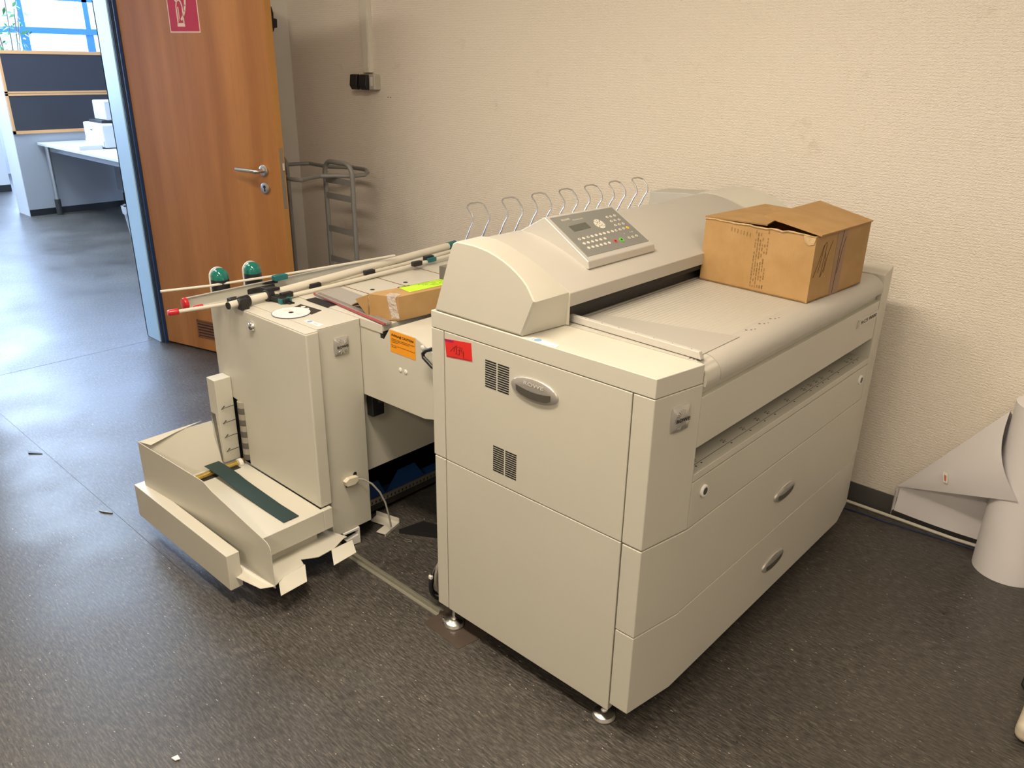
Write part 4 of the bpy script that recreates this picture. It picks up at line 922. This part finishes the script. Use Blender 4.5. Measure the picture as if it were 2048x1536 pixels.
bc = tag(finish('black_card', MB().prism([(-.763,.100,z+.0001),(-.745,.055,z+.0001),(-.640,.060,z+.0001),(-.655,.108,z+.0001)],(0,0,.0009)), mat('card_black', (.03,.022,.018,1), .5)), 'small black card with white spots half under the compact disc', 'card')
for x, y, r in ((-.730,.088,.008),(-.704,.086,.007)): finish('white_spot', MB().disc((x,y,z+.0011),(0,0,1),r,.0002), WHITEP, bc, smooth=False)

# domed holders
def dome(x, y, zb, label):
    t = thing('domed_holder', label, 'holder', (x, y, zb), 'teal domed holders on the folding machine')
    finish('black_barrel', MB().lathe((x,y,zb),(0,0,1),[(.030,0),(.030,.060),(.0298,.062)],28), BLACK, t)
    finish('teal_dome', MB().lathe((x,y,zb+.062),(0,0,1),[(.0298,0),(.0298,.008)]+[(.0298*math.cos(a),.008+.0298*math.sin(a)) for a in (math.pi/2*k/8 for k in range(1,9))],28), TEAL, t)
    bk = MB(); pts = [(y-.031, zb), (y-.031, zb+.070)]+[(y-.031*math.cos(a), zb+.070+.031*math.sin(a)) for a in (math.pi*k/10 for k in range(1,10))]+[(y+.031, zb+.070),(y+.031, zb)]
    finish('white_back_plate', bk.prismx(pts, x-.016, x-.012), WHITEP, t)
dome(-1.030,-.036,ZTP+.0016,'teal domed black holder standing nearer the front edge of the folding machine')
dome(-1.030,.088,ZTP+.0016,'teal domed black holder standing further back, beside the black clips')
finish_ = finish
bb_ = thing('black_clip_base', 'black plastic clip base lying between the two teal domed holders and the poles', 'clip', (-.985,.06,z))
finish('clip_plate', MB().prism([(-1.0,-.005,z+.0001),(-.985,.005,z+.0001),(-.965,.10,z+.0001),(-.985,.15,z+.0001),(-1.0,.12,z+.0001)],(0,0,.022)), BLACK, bb_, bevel=.003)
finish('clip_arm', MB().tube([(-.998,-.01,z+.026),(-.99,.05,z+.030),(-.98,.15,z+.028)],.006,8), BLACK, bb_)

# poles and channels, lying across the folder
def along(a, b, t): return Vector(a).lerp(Vector(b), t)
tp_ = thing('telescopic_pole', 'thick cream telescopic pole with two black clamps on the folding machine', 'pole', (-.90,.45,.83))
a_, b_ = (-.860,-.104,.8205), (-.940,.936,.845)
finish('inner_tube', MB().cyl(a_, along(a_,b_,.15), .0125, 18), CREAMP, tp_)
finish('outer_tube', MB().cyl(along(a_,b_,.15), b_, .0150, 18), CREAMP, tp_)
finish('end_plug', MB().cyl(along(a_,b_,-.004), along(a_,b_,.001), .0118, 18), BLACK, tp_)
def ring_clamp(t0, t1, r, par, lever):
    c0 = along(a_,b_,t0); c1 = along(a_,b_,t1)
    o = finish('clamp', MB().tube([c0, along(a_,b_,t0+.002), along(a_,b_,t1-.002), c1], [r*.9, r, r, r*.9], 18), BLACK, par)
    finish('clamp_lever', lever, BLACK, o, bevel=.002)
    return o
ring_clamp(.035,.072,.0195,tp_, MB().box(-.900,-.872,-.088,-.055,.812,.835).box(-.858,-.835,-.075,-.045,.802,.838))
ring_clamp(.135,.160,.0200,tp_, MB().prism([(-.900,.035,.838),(-.880,.075,.838),(-.855,.085,.838),(-.862,.040,.838)],(0,0,.010)).prism([(-.860,.040,.812),(-.86,.075,.812),(-.80,.085,.806),(-.795,.060,.806)],(0,0,.014)))
finish('slot_ring', MB().tube([(-.800,.068,.806),(-.785,.075,.806),(-.785,.088,.806),(-.805,.086,.806)],.0035,8,closed=True), BLACK, tp_)
cap = finish('teal_clip', MB().cyl(along(a_,b_,1.0), along(a_,b_,1.045), .0165, 14), TEAL2, tp_)
finish('tip_tube', MB().cyl(along(a_,b_,1.04), along(a_,b_,1.15), .008, 12), BLACK, tp_)
ch = thing('aluminium_channel', 'flat grey channel with a round red end cap lying behind the thick pole', 'channel', (-.98,.2,.82))
n0, n1 = Vector((-.975,-.195,.822)), Vector((-.988,.68,.824))
cd = (n1-n0).normalized()
def chan(off_x0, off_x1, z0_, z1_): return MB().loft([n0+Vector((off_x0,0,z0_)), n0+Vector((off_x1,0,z0_)), n0+Vector((off_x1,0,z1_)), n0+Vector((off_x0,0,z1_))], [n1+Vector((off_x0,0,z0_)), n1+Vector((off_x1,0,z0_)), n1+Vector((off_x1,0,z1_)), n1+Vector((off_x0,0,z1_))])
finish('web', chan(-.004,-.001,-.018,.018), ALU, ch); finish('lower_lip', chan(-.001,.014,-.0185,-.016), ALU, ch); finish('upper_lip', chan(-.001,.004,.016,.0185), ALU, ch)
finish('red_cap', MB().lathe(n0+cd*.006+Vector((.002,0,0)), -cd, [(.0195,0),(.0200,.007),(.0185,.011),(.010,.013)], 24), REDP, ch)
def rod(name, label, pts, r, m, capm=None, capr=0, capl=.03, cat='rod', clips=()):
    t = thing(name, label, cat, tuple(Vector(pts[0]).lerp(Vector(pts[-1]), .5)))
    finish('shaft', MB().tube(pts, r, 10), m, t)
    P0 = Vector(pts[0]); d = (P0-Vector(pts[1])).normalized()
    if capm: finish('end_cap', MB().lathe(P0, d, [(capr*.7,-.002),(capr,0),(capr,capl*.8),(capr*.7,capl)], 18), capm, t)
    for (cx, cy, cz), mm in clips:
        finish('clip', MB().box(cx-.010, cx+.010, cy-.022, cy+.022, cz-.008, cz+.010), mm, t, bevel=.003)
    return t
rod('thin_white_rod', 'long thin white rod on top of the pile, reaching furthest towards the door', [(-1.062,-.229,.852),(-1.013,-.082,.853),(-.958,.191,.857),(-.889,.612,.866)], .0042, CREAMP)
rod('red_tipped_rod', 'pale rod with a flat red tip sticking out lowest over the folder edge', [(-.934,-.238,.8135),(-.912,-.103,.8125),(-.905,.0,.8115),(-.905,.12,.8115)], .0060, CREAMP, REDP, .0100, .032)
rod('short_red_tipped_rod', 'slim steel rod with a small red tip tucked under the grey channel', [(-.945,-.150,.8105),(-.938,-.082,.8105),(-.928,.15,.8115)], .0050, ALU, REDP, .0070, .028)
rod('front_tent_pole', 'thin cream pole nearest the compact disc with a teal grip', [(-.846,.10,.8125),(-.848,.287,.8135),(-.857,.638,.820),(-.873,.90,.825),(-.885,1.05,.828)], .0080, CREAMP, None, 0, 0, 'pole', (((-.812,.072,.811),TEAL2),((-.842,.098,.820),BLACK),((-.838,.677,.832),BLACK)))
rod('rear_tent_pole', 'thin cream pole between the thick pole and the front pole with black and teal clips', [(-.888,.265,.8145),(-.898,.513,.8185),(-.900,.788,.824),(-.925,.962,.828),(-.935,1.05,.829)], .0075, CREAMP, None, 0, 0, 'pole', (((-.875,.475,.826),BLACK),((-.872,.768,.834),BLACK),((-.862,.772,.828),TEAL2),((-.868,.23,.822),BLACK)))
tag(finish('teal_block', MB().box(-.965,-.940,.120,.172,.8435,.862), TEAL2, bevel=.003), 'small teal plastic block resting on the grey channel behind the thick pole', 'clip')

# small long carton with lime label and clear tape
z0s = .8215
sbx = thing('long_small_carton', 'long small brown carton with a lime label and clear tape on the feed table', 'box', (-.385,.28,z0s))
cp4 = [(-.437,.135),(-.346,.177),(-.322,.46),(-.413,.47)]
def wcl(p, z): return (p[0], p[1], z)
zt2 = .8985
finish('carton_body', MB().prismz(cp4, z0s, zt2), CARTON, sbx, bevel=.001)
LB = finish('lime_label', MB().prism([(-.425,.245,zt2+.0004),(-.362,.235,zt2+.0004),(-.350,.415,zt2+.0004),(-.408,.43,zt2+.0004)],(0,0,.0004)), LIME, sbx, smooth=False)
rnd = random.Random(4)
DL = mat('label_print_green', (.20,.40,.01,1), .6)
for i in range(5):
    a = -.417+i*.012
    text('small_print', ['ACHTUNG ROLLEN','Falzmesser','Nr. 20 / 814','Lager Regal 3','vorsichtig'][i], (a, .30+.01*i if i else .27, zt2+.001), (.06,1,0), (-1,.06,0), .006, DL, LB, width=.10)
finish('pen_line', MB().tube([(-.428,.243,zt2+.0012),(-.424,.262,zt2+.0012),(-.420,.285,zt2+.0012)],.0012,5), PRINTK, LB)
# clear wrinkled tape over the near edge
rnd = random.Random(9); G = []; 
e0, e1 = Vector(cp4[1]), Vector(cp4[0])
gd_ = (e0-e1).normalized(); gn = Vector((gd_.y,-gd_.x))
rows = 12
for i in range(rows+1):
    t_ = i/rows
    if t_ < .35: k = t_/.35; base = lambda u: Vector((e1.x+gd_.x*(.060-.012*(1-k))+gd_.x*u*.040, e1.y+gd_.y*(.055)+(.028)*(1-k)+gd_.y*u*.030, zt2+.0016))
    else: k = (t_-.35)/.65; base = lambda u: Vector((e1.x+gd_.x*(.062+.014*k)+gd_.x*u*.030+gn.x*.0022, e1.y+gd_.y*(.062+.014*k)+gd_.y*u*.024+gn.y*.0022, zt2-.070*k))
    G.append([base(u/5)+Vector((0,0,rnd.uniform(0,.0012))) + Vector((gn.x,gn.y,0))*rnd.uniform(0,.0016) for u in range(6)])
gm = MB(); gm.add([v for r_ in G for v in r_], [(i*6+j,i*6+j+1,(i+1)*6+j+1,(i+1)*6+j) for i in range(rows) for j in range(5)])
finish('clear_tape', gm, CLEAR, sbx, angle=20)
sbx.location = (-.4174,.3077,.8085); sbx.scale = (1.0175,)*3
bpy.context.view_layer.update()
def worldpart(nm, mb):       # a part given in world coordinates under the resized carton
    o = finish(nm, MB().add([Vector((-.385,.28,z0s))+(Vector(v)-Vector((-.4174,.3077,.8085)))/1.0175 for v in mb.v], mb.f), CARTON, sbx)
worldpart('end_flap', MB().slab([(-.470,.158,.884),(-.474,.160,.812),(-.492,.160,.822),(-.518,.146,.862)],.003))
worldpart('inner_flap', MB().slab([(-.472,.165,.884),(-.470,.25,.884),(-.530,.235,.866),(-.518,.148,.863)],.002))
fl = []; fr2_ = []
for k in range(9):
    t_ = k/8; fl.append(Vector((-.610+.085*t_*(1-.2*t_), .186-.010*t_, .810+.030*math.sin(t_*1.45)))); fr2_.append(Vector((-.600+.085*t_, .235-.006*t_, .810+.034*math.sin(t_*1.45))))
worldpart('curled_flap', MB().add(fl+fr2_+[v+Vector((0,0,.0025)) for v in fl]+[v+Vector((0,0,.0025)) for v in fr2_], [(i,i+1,9+i+1,9+i) for i in range(8)]+[(18+i,18+i+1,27+i+1,27+i) for i in range(8)]+[(i,i+1,18+i+1,18+i) for i in range(8)]+[(9+i,9+i+1,27+i+1,27+i) for i in range(8)]+[(8,17,35,26),(0,9,27,18)]))


# ================================================================== RIGHT SIDE: PAPER ROLL, CABLES, DEVICE
pr_ = thing('paper_roll', 'upright roll of white plotter paper with a loose folded sheet by the wall', 'paper roll', (1.2,1.49,0))
rl = MB().lathe((1.20,1.49,.001),(0,0,1),[(.1015,0),(.1015,.30),(.100,.60),(.096,.602),(.060,.596),(.058,.40)],56)
finish('roll', rl, PAPER, pr_, angle=50)
# hanging sheet
def grid(fn, nu, nv_, th=.0006):
    vs = [fn(i/nu, j/nv_) for j in range(nv_+1) for i in range(nu+1)]
    fs = [(j*(nu+1)+i, j*(nu+1)+i+1, (j+1)*(nu+1)+i+1, (j+1)*(nu+1)+i) for j in range(nv_) for i in range(nu)]
    return MB().add(vs, fs)
def bilin(a, b, c, d, u, v): return Vector(a).lerp(Vector(b), u).lerp(Vector(d).lerp(Vector(c), u), v)
def back(u, v):
    p = bilin((.806,1.560,.035),(1.150,1.575,.030),(1.150,1.565,.560),(.812,1.552,.132), u, v)
    return p+Vector((0, -.010*math.sin(math.pi*u), 0))
finish('loose_sheet', grid(back, 16, 10), PAPER, pr_, angle=80)
FLp, FTp, CNp = Vector((.806,1.545,.142)), Vector((1.093,1.470,.560)), Vector((1.190,1.378,.308))
ML = Vector((1.108,1.405,.500))
def frontf(u, v):   # v: 0 at the fold line, 1 at the free corner
    a = FLp.lerp(FTp, u); 
    b = FLp.lerp(CNp, u) 
    p = a.lerp(b, v); 
    p.y -= .030*math.sin(math.pi*min(1, v))*u
    p.x -= .028*math.sin(math.pi*v)*u*u
    return p
finish('folded_flap', grid(frontf, 18, 14), PAPER, pr_, angle=80)
def curl(u, v):
    a = back(u, 1) if u < .85 else back(.85, 1); f = frontf(min(1,u*1.0), 0); mid = (a+f)/2+Vector((-.010*(1-u), 0, .008*(1-u)+.004)); t_ = v
    return a*(1-t_)**2+mid*2*t_*(1-t_)+f*t_*t_
finish('sheet_fold', grid(curl, 16, 6), PAPER, pr_, angle=80)
finish('left_curl', grid(lambda u, v: Vector((.806-.006*math.sin(math.pi*u), 1.560-.030*u, .040+.100*v-.012*u)), 6, 4), PAPER, pr_, angle=80)
tape_ = MB().slab([(.950,1.466,.292),(.968,1.462,.289),(.974,1.458,.255),(.960,1.458,.258)],.001)
tpo = finish('tape_tab', tape_, WHITEP, pr_)
finish('red_print', MB().slab([(.9575,1.4605,.283),(.9650,1.459,.281),(.969,1.456,.262),(.963,1.4565,.264)],.0006), mat('tape_red', (.55,.15,.08,1), .5), tpo)
tag(finish('white_cable', MB().tube([(-.6,1.560,.0065),(.2,1.561,.0065),(.66,1.558,.0065),(.80,1.560,.0065),(1.02,1.560,.0065),(1.095,1.568,.0065)],.0062,8), mat('cable_cream', (.66,.62,.53,1), .5)), 'cream cable running along the skirting board behind the copier', 'cable')
tag(finish('blue_cable', MB().tube([(-.4,1.50,.003),(.45,1.505,.003),(.652,1.503,.003),(.72,1.510,.003),(.80,1.512,.003),(.95,1.532,.003),(1.09,1.545,.003)],.0026,8), mat('cable_blue', (.003,.014,.085,1), .4)), 'thin dark blue network cable on the floor beside the cream cable', 'cable')
dv_ = thing('beige_device', 'rounded beige plastic device at the right edge of the floor', 'device', (1.48,.74,0))
finish('shell', MB().box(1.392,1.62,.670,.800,.004,.062), BEIGE, dv_, bevel=.022, seg=5)
finish('side_recess', MB().box(1.420,1.60,.667,.672,.012,.040), BEIGE, dv_, bevel=.004)
tag(finish('black_cable_loop', MB().tube([(1.395,.86,.010),(1.372,.885,.022),(1.372,.915,.030),(1.390,.94,.030),(1.43,.95,.018),(1.5,.94,.008)],.0060,8), BLACK), 'short black cable loop on the floor behind the beige device', 'cable')
tag(finish('white_cable_stub', MB().tube([(1.386,.866,.008),(1.45,.872,.010),(1.5,.87,.010)],.0058,8), WHITEP), 'short white cable end beside the black cable loop', 'cable')

# coil of cables behind the copier
cc = thing('cable_coil', 'coil of black and grey cables hanging beside the rear of the copier', 'cable', (-.04,.12,.05))
def loop(cy, cz, ry, rz, x, r, m, nm='loop', tw=.0):
    finish(nm, MB().tube([(x+tw*math.sin(a), cy+ry*math.cos(a), cz+rz*math.sin(a)) for a in (2*math.pi*k/28 for k in range(28))], r, 7, closed=True), m, cc)
GC = mat('cable_warm_grey', (.28,.25,.21,1), .45)
loop(.085,.115,.065,.090,-.030,.0052,GC,tw=.006); loop(.080,.085,.072,.072,-.042,.0060,BLACK,tw=-.004); loop(.090,.080,.066,.062,-.052,.0045,BLACK,tw=.008)
finish('cable_tie', MB().box(-.050,-.038,.008,.018,.112,.124), WHITEP, cc, bevel=.002)
# bits on the floor
tag(finish('metal_clip', MB().tube([(-.395,.205,.003),(-.370,.215,.003),(-.362,.207,.004),(-.375,.200,.004)],.0022,6), CHROME), 'small shiny metal clip on the floor under the folder bridge', 'clip')
tag(finish('bent_wire_bit', MB().tube([(-1.350,-.455,.002),(-1.335,-.452,.003),(-1.300,-.430,.002)],.0028,6), mat('dull_metal', (.2,.19,.17,1), .4, .6)), 'bent little metal strip on the floor left of the delivery tray', 'scrap')
tag(finish('dark_scrap', MB().slab([(-2.055,-.470,.002),(-2.03,-.475,.004),(-1.985,-.435,.002),(-2.01,-.440,.003)],.002), mat('scrap_dark', (.04,.04,.035,1), .5)), 'thin dark scrap on the floor near the doorway', 'scrap')
tag(finish('paper_crumb', MB().slab([(-.078,-.795,.002),(-.062,-.793,.004),(-.060,-.782,.002),(-.074,-.781,.003)],.002), PAPER), 'tiny white paper crumb alone on the floor in the foreground', 'scrap')
